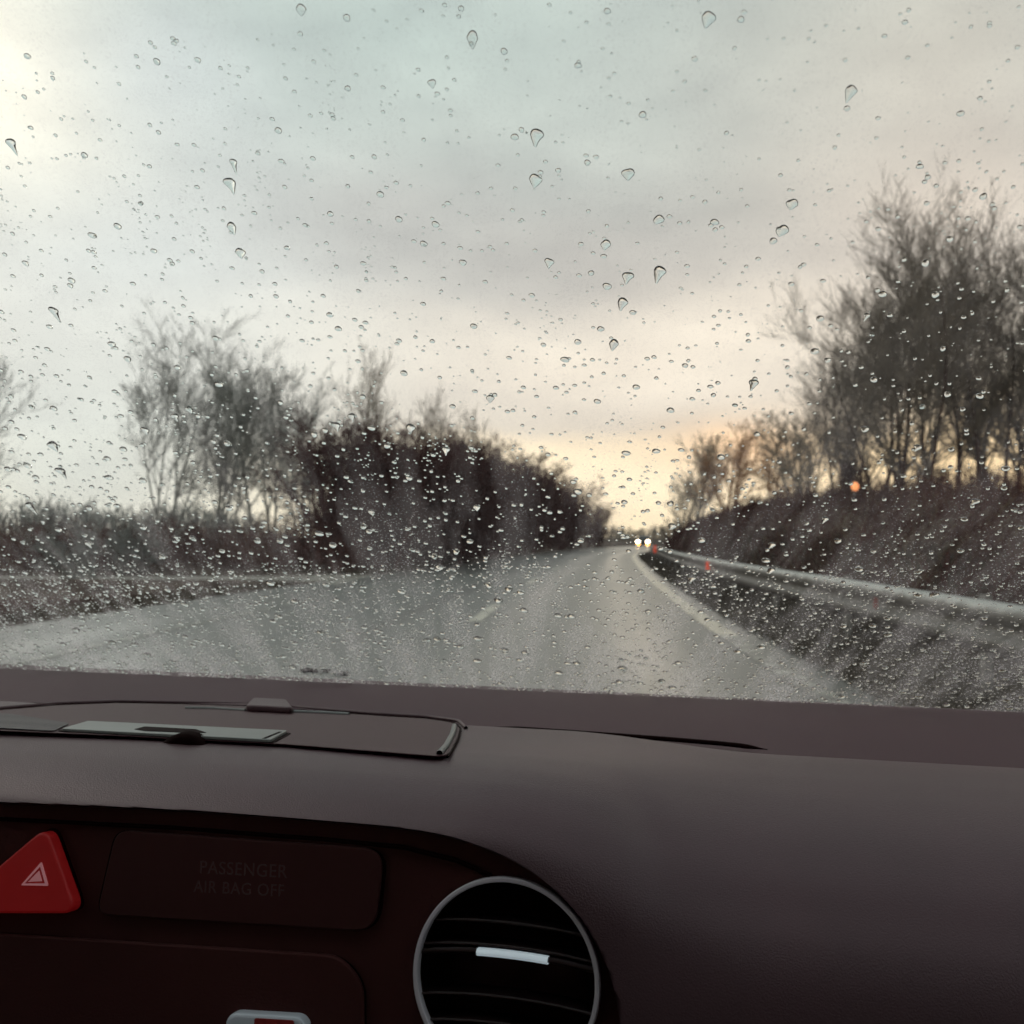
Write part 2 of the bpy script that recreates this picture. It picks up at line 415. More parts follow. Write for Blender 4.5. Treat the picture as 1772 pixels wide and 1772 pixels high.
def make_tree(name, seed, trunks, height, spread, counts, angs, lfs, r_base, r_twig, mat, twigmat=None, up=0.12, tmin=0.25, wob=0.10, base_r=0.3, lean=(0, 0)):
    """Empty > trunk, crown"""
    rg = np.random.default_rng(seed)
    n = trunks
    st = np.zeros((n, 3)); st[:, :2] = rg.normal(0, base_r, (n, 2)); st[:, 2] = -0.3
    az = rg.random(n) * 2 * np.pi
    tilt = np.radians(spread) * np.sqrt(rg.random(n)) if n > 1 else np.radians(spread) * rg.random(n) * 0.3
    d = np.stack([np.sin(tilt) * np.cos(az) + lean[0], np.sin(tilt) * np.sin(az) + lean[1], np.cos(tilt)], -1)
    L = height * (0.72 + 0.28 * rg.random(n)) if n > 1 else np.array([height * 0.9])
    r0 = np.full(n, r_base) * (0.7 + 0.5 * rg.random(n)); r1 = np.full(n, r_twig * 1.5)
    P, Rd = branches(rg, st, d, L, r0, r1, K=8, wob=wob * 0.5, up=0.02)
    tr_me = tubes('trunk', P, Rd, 7)
    tb, rb = [], []
    for lv, (k, a, lf) in enumerate(zip(counts, angs, lfs)):
        s2, d2, L2, rr = children(rg, P, Rd, L, k, tmin if lv == 0 else 0.15, a, lf)
        q0 = np.maximum(rr * 0.62, r_twig); q1 = np.full(len(s2), r_twig * 0.7)
        P, Rd = branches(rg, s2, d2, L2, q0, q1, K=5, wob=wob, up=up)
        L = L2
        tb.append(P); rb.append(Rd)
    cr_me = tubes('crown', np.concatenate(tb), np.concatenate(rb), 3)
    root = empty(name)
    link('trunk', tr_me, mat, root)
    link('crown', cr_me, twigmat or mat, root)
    return root

protos = {}
def proto(key, *a, **k):
    protos[key] = make_tree(*a, **k); protos[key]['_used'] = 0
    return protos[key]

def place(key, x, y, s, rz, name, label, group, cat='tree', sz=None, z=None):
    pr = protos[key]
    if pr['_used'] == 0:
        o = pr; pr['_used'] = 1
        chs = list(o.children)
    else:
        o = pr.copy(); col.objects.link(o)
        for c in list(pr.children):
            c2 = c.copy(); col.objects.link(c2); c2.parent = o
    o.name = name
    o.location = (x, y, float(terrain(x, y)) if z is None else z)
    o.rotation_euler = (0, 0, rz)
    o.scale = (s, s, s if sz is None else sz)
    tag(o, label, cat, group)
    return o

# kinds
proto('multi', 'bare_tree', 11, 4, 9.5, 20, (13, 9, 9), (36, 34, 32), (0.44, 0.46, 0.5), 0.085, 0.0070, M['bark_left'], None, up=0.10, tmin=0.22)
proto('multi2', 'bare_tree', 12, 3, 9.5, 14, (15, 9, 9), (38, 36, 32), (0.42, 0.48, 0.5), 0.09, 0.0070, M['bark_left'], None, up=0.12, tmin=0.28)
proto('multi3', 'bare_tree', 17, 5, 9.5, 30, (13, 9, 8), (38, 34, 32), (0.42, 0.46, 0.5), 0.08, 0.0070, M['bark_left'], None, up=0.06, tmin=0.3)
proto('spire', 'spire_tree', 13, 1, 9.5, 5, (44, 7, 6), (36, 32, 30), (0.34, 0.5, 0.5), 0.09, 0.0060, M['bark_far'], None, up=0.22, tmin=0.2)
proto('bush', 'hedge_tree', 14, 13, 6.2, 34, (14, 8, 5), (34, 36, 34), (0.34, 0.5, 0.5), 0.085, 0.011, M['bark_dark'], None, up=0.0, tmin=0.05, wob=0.16, base_r=0.6)
proto('bush2', 'hedge_tree', 15, 11, 6.2, 28, (15, 8, 5), (36, 38, 34), (0.36, 0.5, 0.5), 0.10, 0.011, M['bark_dark'], None, up=0.0, tmin=0.05, wob=0.16, base_r=0.5)
proto('big', 'bank_tree', 21, 4, 8.0, 17, (19, 11, 9), (42, 42, 38), (0.44, 0.50, 0.5), 0.085, 0.0060, M['bark_right'], M['twig_right'], up=0.15, tmin=0.14, wob=0.14)
proto('big2', 'bank_tree', 22, 5, 8.0, 17, (17, 10, 9), (40, 40, 38), (0.40, 0.52, 0.5), 0.080, 0.0060, M['bark_right'], M['twig_right'], up=0.18, tmin=0.16, wob=0.14)
proto('far', 'far_tree', 23, 4, 7.0, 24, (14, 8, 5), (38, 38, 34), (0.42, 0.5, 0.5), 0.10, 0.012, M['bark_far'], None, up=0.10, tmin=0.2)
proto('warm', 'warm_tree', 24, 4, 7.0, 26, (14, 8, 5), (40, 40, 36), (0.42, 0.5, 0.5), 0.10, 0.012, M['bark_glow_tint'], None, up=0.08, tmin=0.2)
proto('shrub', 'shrub', 25, 9, 2.6, 45, (10, 7, 5), (40, 40, 38), (0.42, 0.5, 0.5), 0.035, 0.008, M['bark_left'], None, up=0.05, tmin=0.05, base_r=0.3)

def at(px, Y):
    """x of the pixel column px at distance Y on the ground"""
    return (px - 886) / F * Y

G = 'bare trees behind the left verge'
for key, px, Y, s, rz, lab in [
    ('multi3', 288, 46, 1.0, 0.6, 'bare spreading tree, outermost on the left of the left clump'),
    ('multi', 385, 47, 1.0, 2.0, 'tall bare tree with straight upright stems in the middle of the left clump'),
    ('multi2', 468, 47, 1.0, 4.0, 'bare tree with a rounded fan of twigs on the right side of the left clump'),
    ('multi', 528, 50, 0.84, 5.2, 'lower thin bare tree between the left clump and the dark hedge trees'),
    ('multi2', -115, 36, 0.92, 1.0, 'bare tree at the left edge of the picture with only its branch ends in view'),
    ]:
    place(key, at(px, Y), Y, s, rz, 'bare_tree', lab, G)
place('shrub', at(140, 30), 30, 0.80, 0.5, 'shrub', 'small round bare shrub alone on the left skyline', 'shrubs on the left verge', 'shrub', sz=0.72)
place('shrub', at(228, 33), 33, 0.85, 2.5, 'shrub', 'small shrub just left of the foot of the bare tree clump', 'shrubs on the left verge', 'shrub', sz=0.75)
G = 'spire shaped trees behind the dark hedge trees'
for px, Y, s, rz, lab in [(620, 58, 1.22, 0, 'pale spire shaped tree rising behind the dark hedge trees, tallest of the three'),
                          (755, 62, 1.04, 2, 'pale narrow tree just above the crest of the dark hedge trees'),
                          (832, 62, 0.93, 4, 'pale narrow tree on the right shoulder of the dark hedge trees')]:
    place('spire', at(px, Y), Y, s, rz, 'spire_tree', lab, G)
# hedge trees down the left edge of the road
G = 'dark hedge trees along the left edge of the road'
hs = [(38, 0.50, 2.2), (38.5, 0.92, 2.2), (41, 1.0, 3.6), (43, 0.97, 1.9), (46, 1.0, 3.0), (49, 0.92, 2.0), (53, 1.02, 2.8), (58, 1.06, 2.2), (63, 1.12, 2.6), (69, 1.18, 2.2), (72, 1.10, 4.0),
      (76, 1.24, 2.8), (83, 1.24, 2.4), (87, 1.12, 4.2), (91, 1.26, 2.8), (100, 1.22, 2.6), (109, 1.16, 3.0), (119, 1.10, 3.0), (130, 0.95, 3.0)]
for i, (Y, s, off) in enumerate(hs):
    x = float(xr(Y) - wd(Y)) - off
    lab = 'dense dark bare hedge tree at the road side in the row on the left'
    if i == 0: lab = 'first and leftmost of the dark hedge trees, a low rounded bush'
    if i == len(hs) - 1: lab = 'last dark hedge tree where the row meets the horizon'
    place('bush' if i % 2 else 'bush2', x, Y, s, i * 1.3, 'hedge_tree', lab, G)
for i, (px, Y, s) in enumerate([(655, 41, 0.70), (690, 44, 0.92), (618, 45, 0.46), (735, 43, 0.90), (785, 47, 0.93), (715, 49, 1.02)]):
    place('bush' if i % 2 else 'bush2', at(px, Y), Y, s, 2 + i, 'hedge_tree',
          ['rounded dark hedge tree set back on the left shoulder of the dark mass', 'tall dark hedge tree under the spire shaped tree', 'low dark hedge tree set back beside the left clump', 'tall dark hedge tree at the very middle of the dark mass', 'tall dark hedge tree on the right half of the dark mass', 'dark hedge tree deepest in the mass, its top forming the crest'][i], G)
# right bank
G = 'bare trees on top of the right bank'
for key, px, Y, s, rz, lab in [
    ('big', 1600, 22, 0.76, 0.4, 'large dark bare tree on the right bank with a forked trunk'),
    ('big2', 1695, 23, 0.79, 2.0, 'tallest bare tree on the right bank, upright stems'),
    ('big2', 1800, 23, 0.76, 3.3, 'bare tree on the bank cut by the right edge of the picture'),
    ('big', 1535, 25, 0.76, 4.4, 'twiggy bare tree on the bank, left side of the large group'),
    ('big2', 1468, 29, 0.60, 5.0, 'smaller bare tree at the left foot of the large group on the bank'),
    ('big', 1900, 24, 0.72, 1.2, 'bare tree on the bank just beyond the right edge of the picture')]:
    place(key, at(px, Y), Y, s, rz, 'bank_tree', lab, G)
place('far', at(1375, 38), 38, 0.52, 1.0, 'far_tree', 'small pale tree between the large group and the warm lit trees', 'small trees along the right skyline')
place('far', at(1395, 34), 34, 0.40, 2.0, 'far_tree', 'low pale tree close beside the large group on the bank', 'small trees along the right skyline')
place('warm', at(1262, 62), 62, 0.84, 0.3, 'warm_tree', 'orange tinted bare tree against the low glow, right of the road', 'warm lit trees right of the road')
place('far', at(1208, 68), 68, 0.86, 3.0, 'far_tree', 'pale bare tree left of the orange tinted tree', 'small trees along the right skyline')
place('far', at(1182, 95), 95, 0.80, 4.0, 'far_tree', 'thin pale tree nearest the road on the right skyline', 'small trees along the right skyline')
place('warm', at(1340, 45), 45, 0.45, 2.0, 'warm_tree', 'low orange tinted tree beside the large group on the bank', 'warm lit trees right of the road')

for i, (px, Y, s) in enumerate([(1480, 28, 0.22), (1620, 27, 0.22), (1700, 26, 0.18)]):
    place('bush' if i % 2 else 'bush2', at(px, Y), Y, s, i * 2.1, 'thicket_bush',
          ['low dark bush at the left foot of the bank trees', 'low dark bush right of the forked bank tree', 'smallest low bush, under the tallest bank tree'][i], 'low bushes under the bank trees', 'bush')

# far woods: continuous masses on the horizon
def wood(name, pts, h, n, seed, mat, label):
    rg = np.random.default_rng(seed)
    pts = np.array(pts, float)
    t = rg.random(n) * (len(pts) - 1); i = np.clip(t.astype(int), 0, len(pts) - 2); f = (t - i)[:, None]
    b = pts[i] * (1 - f) + pts[i + 1] * f + rg.normal(0, 1, (n, 2)) * np.array([3, 6])
    hh = h * (0.55 + 0.25 * np.sin(t * 5 + 1) ** 2 + 0.3 * rg.random(n))
    st = np.concatenate([b, np.full((n, 1), -0.5)], 1)
    d = np.stack([rg.normal(0, 0.25, n), rg.normal(0, 0.25, n), np.ones(n)], -1)
    P, Rd = branches(rg, st, d, hh, np.full(n, 0.16), np.full(n, 0.05), K=4, wob=0.1, up=0.1)
    s2, d2, L2, rr = children(rg, P, Rd, hh, 9, 0.1, 45, 0.35)
    P2, R2 = branches(rg, s2, d2, L2, np.full(len(s2), 0.07), np.full(len(s2), 0.04), K=4, wob=0.15, up=0.1)
    o = link(name, tubes(name, np.concatenate([P, P2]), np.concatenate([Rd, R2]), 3), mat)
    return tag(o, label, 'wood', kind='stuff')
wood('distant_wood', [(-150, 150), (-110, 150), (-80, 170), (-50, 190)], 8.0, 900, 5, M['bark_left'], 'low blue grey wood on the far left horizon')
wood('horizon_wood', [(20, 300), (60, 290), (95, 270), (130, 260)], 5.5, 700, 6, M['bark_far'], 'low distant wood on the horizon where the road disappears')
wood('bend_wood', [(38, 210), (46, 200), (62, 180), (50, 230)], 6.0, 350, 8, M['bark_right'], 'dark rounded thicket behind the oncoming car')

# brambles and brush
def brush(name, X, Y, hmin, hmax, lean, mat, label, seed, rad=0.007, wob=0.16, per=6, cat='undergrowth', front=None):
    rg = np.random.default_rng(seed)
    n = len(X)
    st = np.stack([X, Y, terrain(X, Y) - 0.05], -1)
    d = np.stack([rg.normal(lean, 0.45, n), rg.normal(0, 0.4, n), np.ones(n)], -1)
    L = hmin + (hmax - hmin) * rg.random(n) ** 1.3
    if front is not None: L = np.where(Y < 28.5, L * 0.24, L * 1.25)
    r = rad * (0.8 + 0.03 * Y)
    P, Rd = branches(rg, st, d, L, r, r * 0.6, K=4, wob=wob, up=-0.06)
    s2, d2, L2, rr = children(rg, P, Rd, L, per, 0.15, 42, 0.42)
    r2 = np.repeat(r * 0.6, per)
    P2, R2 = branches(rg, s2, d2, L2, r2, r2 * 0.6, K=4, wob=0.2, up=0.0)
    o = link(name, tubes(name, np.concatenate([P, P2]), np.concatenate([Rd, R2]), 3), mat)
    return tag(o, label, cat, kind='stuff')
def strip_pts(rg, n, y0, y1, s0, s1, side):
    Y = y0 + (y1 - y0) * rg.random(n) ** 1.5
    s = s0 + (s1 - s0) * rg.random(n)
    X = xr(Y) + s if side > 0 else xr(Y) - wd(Y) - s
    return X, Y
rg = np.random.default_rng(31)
X, Y = strip_pts(rg, 11000, 5, 125, 2.0, 8.5, 1)
brush('bank_brush', X, Y, 0.3, 1.0, 0.55, M['bramble'], 'dark tangled brush covering the right bank behind the crash barrier', 32)
X, Y = strip_pts(rg, 2600, 5, 60, 1.9, 6.0, 1)
brush('bank_straw', X, Y, 0.3, 0.9, 0.8, M['straw'], 'pale dead stalks leaning through the brush on the right bank', 33, per=2)
X, Y = strip_pts(rg, 10000, 11, 44, 1.2, 16, -1)
k = (Y < 23.0) | (Y > 33.2)
brush('verge_brush', X[k], Y[k], 0.5, 1.5, -0.35, M['bramble'], 'dark brown brush along the left verge', 34, front=1)
X, Y = strip_pts(rg, 4200, 13, 60, 3, 26, -1)
k = (Y < 23.0) | (Y > 33.2)
brush('verge_straw', X[k], Y[k], 0.5, 1.6, -0.5, M['straw'], 'olive brown dead stalks rising over the left verge', 35, per=3, front=1)
# short grass
def grass(name, X, Y, label, seed):
    rg = np.random.default_rng(seed); n = len(X)
    st = np.stack([X, Y, terrain(X, Y) - 0.01], -1)
    d = np.stack([rg.normal(0.15, 0.5, n), rg.normal(0, 0.5, n), np.ones(n)], -1)
    L = 0.06 + 0.20 * rg.random(n)
    P, Rd = branches(rg, st, d, L, np.full(n, 0.004) * (1 + 0.05 * Y), np.full(n, 0.0012), K=3, wob=0.25, up=-0.1)
    o = link(name, tubes(name, P, Rd, 3), M['grass'])
    return tag(o, label, 'grass', kind='stuff')
X, Y = strip_pts(rg, 60000, 4.5, 70, 0.25, 3.5, 1)
grass('verge_grass', X, Y, 'short brown winter grass on the right verge under the crash barrier', 36)
X, Y = strip_pts(rg, 26000, 9, 50, -0.1, 4, -1)
k = (Y < 26.5) | (Y > 32.8)
grass('left_verge_grass', X[k], Y[k], 'short brown winter grass at the left edge of the road', 37)

# ------------------------------------------------------------------ crash barrier
root = empty('crash_barrier', (float(xr(20)) + 1.0, 20, 0))
tag(root, 'galvanised steel crash barrier running along the right verge', 'barrier')
ox, oy, oz = root.location
yb = np.concatenate([np.linspace(2, 60, 90)[:-1], np.linspace(60, 190, 90)])
prof = [(0.0, 0.36), (-0.035, 0.385), (-0.075, 0.41), (-0.085, 0.45), (-0.075, 0.49), (-0.03, 0.525), (-0.005, 0.55), (-0.005, 0.59), (-0.03, 0.615), (-0.075, 0.65), (-0.085, 0.69), (-0.075, 0.73), (-0.035, 0.755), (0.0, 0.78)]
OFF = np.interp(yb, [0, 7, 12.5, 21, 31, 80, 200], [1.25, 1.22, 1.22, 1.02, 0.95, 1.1, 1.2])
P = np.zeros((len(yb), len(prof), 3))
for j, (a, h) in enumerate(prof):
    P[:, j, 0] = xr(yb) + OFF + a - ox; P[:, j, 1] = yb - oy; P[:, j, 2] = h - 0.03
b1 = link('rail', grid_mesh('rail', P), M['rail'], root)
sd = b1.modifiers.new('thick', 'SOLIDIFY'); sd.thickness = 0.004
def box_mesh(name, boxes, bevel=0.0):
    bm = bmesh.new()
    for (cx, cy, cz, sx, sy, sz_) in boxes:
        r_ = bmesh.ops.create_cube(bm, size=1.0)
        for v in r_['verts']:
            v.co = Vector((v.co.x * sx + cx, v.co.y * sy + cy, v.co.z * sz_ + cz))
    if bevel:
        bmesh.ops.bevel(bm, geom=list(bm.edges), offset=bevel, segments=2, affect='EDGES')
    me = bpy.data.meshes.new(name); bm.to_mesh(me); bm.free()
    return me
pm = box_mesh('post', [(0.05, 0, 0.35, 0.06, 0.10, 0.9), (-0.005, 0, 0.57, 0.045, 0.10, 0.22)])
pm.materials.append(M['post'])
for y in np.concatenate([np.arange(4, 70, 4.0), np.arange(70, 180, 8.0)]):
    o = bpy.data.objects.new('post', pm); col.objects.link(o); o.parent = root
    o.location = (float(xr(y) + np.interp(y, yb, OFF)) + 0.0 - ox, y - oy, float(terrain(xr(y) + 1.1, y)) * 0.5)
rm = box_mesh('reflector', [(0, 0, 0, 0.03, 0.012, 0.14)], 0.004)
rm.materials.append(M['reflect'])
M['reflect_dull'] = simple('faint_reflector', (0.28, 0.05, 0.03, 1), 0.6, noise=0.3)  # darker copy without emission, for the nearest reflector
rm2 = rm.copy(); rm2.materials.clear(); rm2.materials.append(M['reflect_dull'])
for y, hh in [(10.35, 0.56), (23.2, 0.57), (52, 0.63)]:
    o = bpy.data.objects.new('reflector', rm if y > 12 else rm2); col.objects.link(o); o.parent = root
    sc_ = 1.0 if y < 20 else (1.7 if y < 40 else 3.0)
    o.scale = (sc_ * 1.6, sc_, sc_ * 0.9)
    o.location = (float(xr(y) + np.interp(y, yb, OFF)) - 0.11 - ox, y - oy, hh)
    o['label'] = 'red reflector fixed on the barrier rail'

# marker lamp on the bank
lx = at(1480, 24); ly = 24.0
zt = 1.25 + 88 * 24 / F
lz = float(terrain(lx, ly))
lr = empty('marker_lamp', (lx, ly, lz)); tag(lr, 'small lit orange lamp on a post in the brush of the right bank', 'lamp')
link('post', box_mesh('lamp_post', [(0, 0, (zt - lz) / 2 - 0.1, 0.05, 0.05, zt - lz - 0.2 + 0.2)]), M['post'], lr)
bm = bmesh.new(); bmesh.ops.create_uvsphere(bm, u_segments=20, v_segments=12, radius=0.095)
me = bpy.data.meshes.new('lens'); bm.to_mesh(me); bm.free()
o = link('lens', me, M['lamp'], lr, True); o.location = (0, -0.02, zt - lz); o.scale = (1, 0.8, 1.15)
link('housing', box_mesh('housing', [(0, 0.05, zt - lz, 0.14, 0.05, 0.22)], 0.01), M['post'], lr)

# ------------------------------------------------------------------ oncoming car
cy_ = 128.0
cx_ = at(1115, cy_)
car = empty('oncoming_car', (cx_, cy_, 0.0), R(-13))
tag(car, 'oncoming dark car with both headlights lit at the far bend', 'car')
def prism_x(name, prof, halfw, mat, parent, top_in=0.0, bevel=0.03):
    """side profile (y,z) swept over x, upper points drawn inwards"""
    bm = bmesh.new(); zs = [p[1] for p in prof]; zmin, zmax = min(zs), max(zs)
    A, B = [], []
    for (y, z) in prof:
        w = halfw - top_in * ((z - zmin) / (zmax - zmin))
        A.append(bm.verts.new((-w, y, z))); B.append(bm.verts.new((w, y, z)))
    bm.faces.new(A); bm.faces.new(B[::-1])
    n = len(prof)
    for i in range(n): bm.faces.new((A[i], B[i], B[(i + 1) % n], A[(i + 1) % n]))
    bmesh.ops.recalc_face_normals(bm, faces=bm.faces)
    bmesh.ops.bevel(bm, geom=list(bm.edges), offset=bevel, segments=2, affect='EDGES')
    me = bpy.data.meshes.new(name); bm.to_mesh(me); bm.free()
    return link(name, me, mat, parent, True)
prism_x('body', [(-2.1, 0.25), (-2.15, 0.55), (-2.0, 0.78), (-1.1, 0.95), (2.0, 0.98), (2.15, 0.6), (2.1, 0.25)], 0.86, M['car'], car, 0.05)
prism_x('cabin', [(-1.15, 0.93), (-0.45, 1.42), (1.1, 1.45), (1.85, 0.95)], 0.76, M['car'], car, 0.14)
ws = prism_x('windscreen', [(-1.12, 0.99), (-0.52, 1.38), (-0.48, 1.36), (-1.08, 0.97)], 0.68, M['glassdark'], car, 0.10, 0.003)
ws.location = (0, -0.02, 0.02)
link('grille', box_mesh('grille', [(0, -2.14, 0.55, 0.8, 0.04, 0.14)], 0.01), M['tyre'], car)
bm = bmesh.new(); bmesh.ops.create_cone(bm, cap_ends=True, segments=24, radius1=0.32, radius2=0.32, depth=0.2, matrix=Matrix.Rotation(math.pi / 2, 4, 'Y'))
wm = bpy.data.meshes.new('wheel'); bm.to_mesh(wm); bm.free(); wm.materials.append(M['tyre'])
for sx in (-1, 1):
    for sy in (-1.35, 1.35):
        o = link('wheel', wm, None, car); o.location = (sx * 0.8, sy, 0.32)
bm = bmesh.new(); bmesh.ops.create_uvsphere(bm, u_segments=16, v_segments=10, radius=0.175)
hm = bpy.data.meshes.new('headlight'); bm.to_mesh(hm); bm.free(); hm.materials.append(M['head'])
for sx in (-1, 1):
    o = link('headlight', hm, None, car); o.location = (sx * 0.64, -2.10, 0.72); o.scale = (1.25, 0.5, 0.85)
    o = link('fog_light', box_mesh('fog_light', [(sx * 0.6, -2.16, 0.34, 0.34, 0.06, 0.16)], 0.02), M['fog'], car)

# ------------------------------------------------------------------ our car: local frame (u across, d forward, z up), yawed
YAW = R(15)
ours = empty('car_interior', (0, 0, 0), -YAW)
tag(ours, 'dark plastic dashboard and wet windscreen of the car the picture is taken from', 'car interior')
def to_local(v):
    return np.array([v[0] * math.cos(YAW) - v[1] * math.sin(YAW), v[0] * math.sin(YAW) + v[1] * math.cos(YAW), v[2]])
def to_world(v):
    v = np.asarray(v, float)
    return np.stack([v[..., 0] * math.cos(YAW) + v[..., 1] * math.sin(YAW), -v[..., 0] * math.sin(YAW) + v[..., 1] * math.cos(YAW), v[..., 2]], -1)
def proj(pl):
    """local point(s) -> photo pixels"""
    w = to_world(pl) - CAM
    f = w[..., 1] * math.cos(PITCH) + w[..., 2] * math.sin(PITCH)
    u = -w[..., 1] * math.sin(PITCH) + w[..., 2] * math.cos(PITCH)
    return 886 + F * w[..., 0] / f, 886 - F * u / f
def hit(px, py, p0, n):
    d = to_local(ray(px, py)); o = CAM
    t = np.dot(np.asarray(p0) - o, n) / np.dot(d, n)
    return o + d * t

# --- dashboard skin
HZ = 1.25
us = np.concatenate([np.linspace(-0.95, -0.40, 60)[:-1], np.linspace(-0.40, 0.60, 320)])
prof_L = np.array([(0.615, -0.129), (0.612, -0.123), (0.600, -0.1195), (0.56, -0.1165), (0.50, -0.1112), (0.472, -0.1088), (0.452, -0.1083), (0.432, -0.1098), (0.415, -0.1136), (0.402, -0.1188), (0.392, -0.1255), (0.386, -0.137), (0.381, -0.160), (0.370, -0.20), (0.360, -0.26), (0.35, -0.36)])
prof_R = np.array([(0.575, -0.1285), (0.572, -0.1225), (0.560, -0.1190), (0.540, -0.1180), (0.515, -0.1185), (0.49, -0.1205), (0.468, -0.1240), (0.45, -0.1285), (0.435, -0.134), (0.422, -0.1405), (0.411, -0.149), (0.400, -0.159), (0.390, -0.173), (0.381, -0.195), (0.372, -0.24), (0.362, -0.36)])
def resample(p, n):
    s = np.concatenate([[0], np.cumsum(np.linalg.norm(np.diff(p, axis=0), axis=1))])
    s /= s[-1]; 
    return s
NP_ = 220
q = np.linspace(0, len(prof_L) - 1, NP_)
def interp_prof(p):
    idx = np.arange(len(p), dtype=float)
    return np.stack([_pchip(idx, p[:, 0], q), _pchip(idx, p[:, 1], q)], -1)
PL, PR = interp_prof(prof_L), interp_prof(prof_R)
# fascia outline in the photo (skin ends there)
cx_pts = np.array([-3000, -400, 0, 280, 560, 680, 760, 830, 900, 960, 1005, 1040, 1062, 1074, 1080, 1084])
cy_pts = np.array([1350, 1372, 1388, 1400, 1420, 1431, 1443, 1464, 1496, 1540, 1590, 1650, 1710, 1772, 1900, 2400])
FP0 = np.array([0, 0.400, HZ - 0.120]); FDN = np.array([0, -0.012, -0.082]); FDN = FDN / np.linalg.norm(FDN)
EX = np.array([1., 0, 0]); EY = -FDN; EN = np.cross(EX, EY); 
if EN[1] > 0: EN = -EN
skin = np.zeros((len(us), NP_, 3)); 
for i, u in enumerate(us):
    w = float(smooth01((u + 0.13) / 0.13))
    p = PL * (1 - w) + PR * w
    # shallow crease where the centre hump meets the passenger side
    seam = np.interp(u, [-0.9, -0.3, 0.3], [0.02, 0.0, 0.0])
    # shallow fold where the centre hump meets the passenger side
    fold = 0.0022 * np.exp(-((u + 0.054 + 0.25 * (p[:, 0] - 0.43)) / 0.011) ** 2) * np.exp(-((p[:, 0] - 0.43) / 0.03) ** 2)
    pts = np.stack([np.full(NP_, u), p[:, 0], p[:, 1] + HZ - fold], -1)
    X_, Y_ = proj(pts)
    yc = _pchip(cx_pts.astype(float), cy_pts.astype(float), np.clip(X_, -2999, 1083.9))
    out = np.where((Y_ > yc) & (X_ < 1084) & (np.arange(NP_) > 40))[0]
    if len(out):
        e = out[0]
        a0 = pts[e - 1]; a1 = pts[e]
        f0 = (yc[e - 1] - Y_[e - 1]); f1 = (Y_[e] - yc[e]); t = f0 / (f0 + f1 + 1e-9)
        end = a0 * (1 - t) + a1 * t
        skin[i] = pts; skin[i, e:] = end
    else:
        skin[i] = pts
# lip that turns inwards at the end of each column
inw = skin[:, -1:] - EN * 0.0
lip = np.concatenate([skin[:, -1:] + np.array([0, 0.002, -0.0012]), skin[:, -1:] + np.array([0, 0.012, -0.0015]), skin[:, -1:] + np.array([0, 0.05, 0.0])], 1)
SK = np.concatenate([skin, lip], 1)
dash = link('dashboard_top', grid_mesh('dashboard_top', SK), M['dash'], ours)
dash.data.flip_normals()

# --- cowl strip between dash and glass
ub = np.array([-0.95, -0.775, -0.22, 0.178, 0.60]); db = np.array([0.842, 0.833, 0.815, 0.797, 0.772])
uu = np.linspace(-0.95, 0.6, 60)
P = np.zeros((60, 10, 3))
for j, t in enumerate(np.linspace(0, 1, 10)):
    d0 = np.interp(uu, [-0.95, -0.07, 0.10, 0.6], [0.60, 0.60, 0.56, 0.56]) - 0.01
    d1 = _pchip(ub, db, uu)
    P[:, j, 0] = uu; P[:, j, 1] = d0 * (1 - t) + d1 * t; P[:, j, 2] = HZ - 0.1240 - 0.004 * t + 0.0022 * np.sin(t * np.pi)
P = np.concatenate([P, P[:, -1:] + np.array([0, 0.004, -0.003]), P[:, -1:] + np.array([0, 0.006, -0.03])], 1)
link('defroster_cowl', grid_mesh('defroster_cowl', P), M['strip'], ours)

# --- shapes cut out of flat outlines
def outline_mesh(name, polys, origin, ex, ey, en, thick, bevel, lift=0.0, res=2):
    """polys: list of 2-D outlines (first the outer one); returns a mesh standing on the plane"""
    cu = bpy.data.curves.new(name, 'CURVE'); cu.dimensions = '2D'; cu.fill_mode = 'BOTH'
    cu.extrude = thick / 2; cu.bevel_depth = bevel; cu.bevel_resolution = res
    for pts in polys:
        sp = cu.splines.new('POLY'); sp.points.add(len(pts) - 1)
        for p_, (x, y) in zip(sp.points, pts): p_.co = (x, y, 0, 1)
        sp.use_cyclic_u = True
    tmp = bpy.data.objects.new('tmp', cu); col.objects.link(tmp)
    dg = bpy.context.evaluated_depsgraph_get()
    me = bpy.data.meshes.new_from_object(tmp.evaluated_get(dg))
    bpy.data.objects.remove(tmp); bpy.data.curves.remove(cu)
    V = np.zeros(len(me.vertices) * 3); me.vertices.foreach_get('co', V); V = V.reshape(-1, 3)
    W = origin + V[:, :1] * ex + V[:, 1:2] * ey + (V[:, 2:3] + lift) * en
    me.vertices.foreach_set('co', W.astype(np.float32).ravel()); me.name = name; me.update()
    return me
def rounded(pts, r, n=7):
    """round the corners of a closed outline; r a number or one per corner"""
    out = []; m = len(pts); pts = [np.array(p, float) for p in pts]
    rs = r if isinstance(r, (list, tuple)) else [r] * m
    for i in range(m):
        a, b_, c = pts[i - 1], pts[i], pts[(i + 1) % m]
        v1 = (a - b_); v2 = (c - b_); l1 = np.linalg.norm(v1); l2 = np.linalg.norm(v2)
        k = min(rs[i], l1 * 0.48, l2 * 0.48)
        p1 = b_ + v1 / l1 * k; p2 = b_ + v2 / l2 * k
        for t in np.linspace(0, 1, n):
            out.append((1 - t) ** 2 * p1 + 2 * t * (1 - t) * b_ + t * t * p2)
    return [tuple(p) for p in out]
def on_plane(pix, p0, ex, ey, en):
    o = []
    for (x, y) in pix:
        h = hit(x, y, p0, en) - p0
        o.append((np.dot(h, ex), np.dot(h, ey)))
    return o
def fas(pix): return on_plane(pix, FP0, EX, EY, EN)
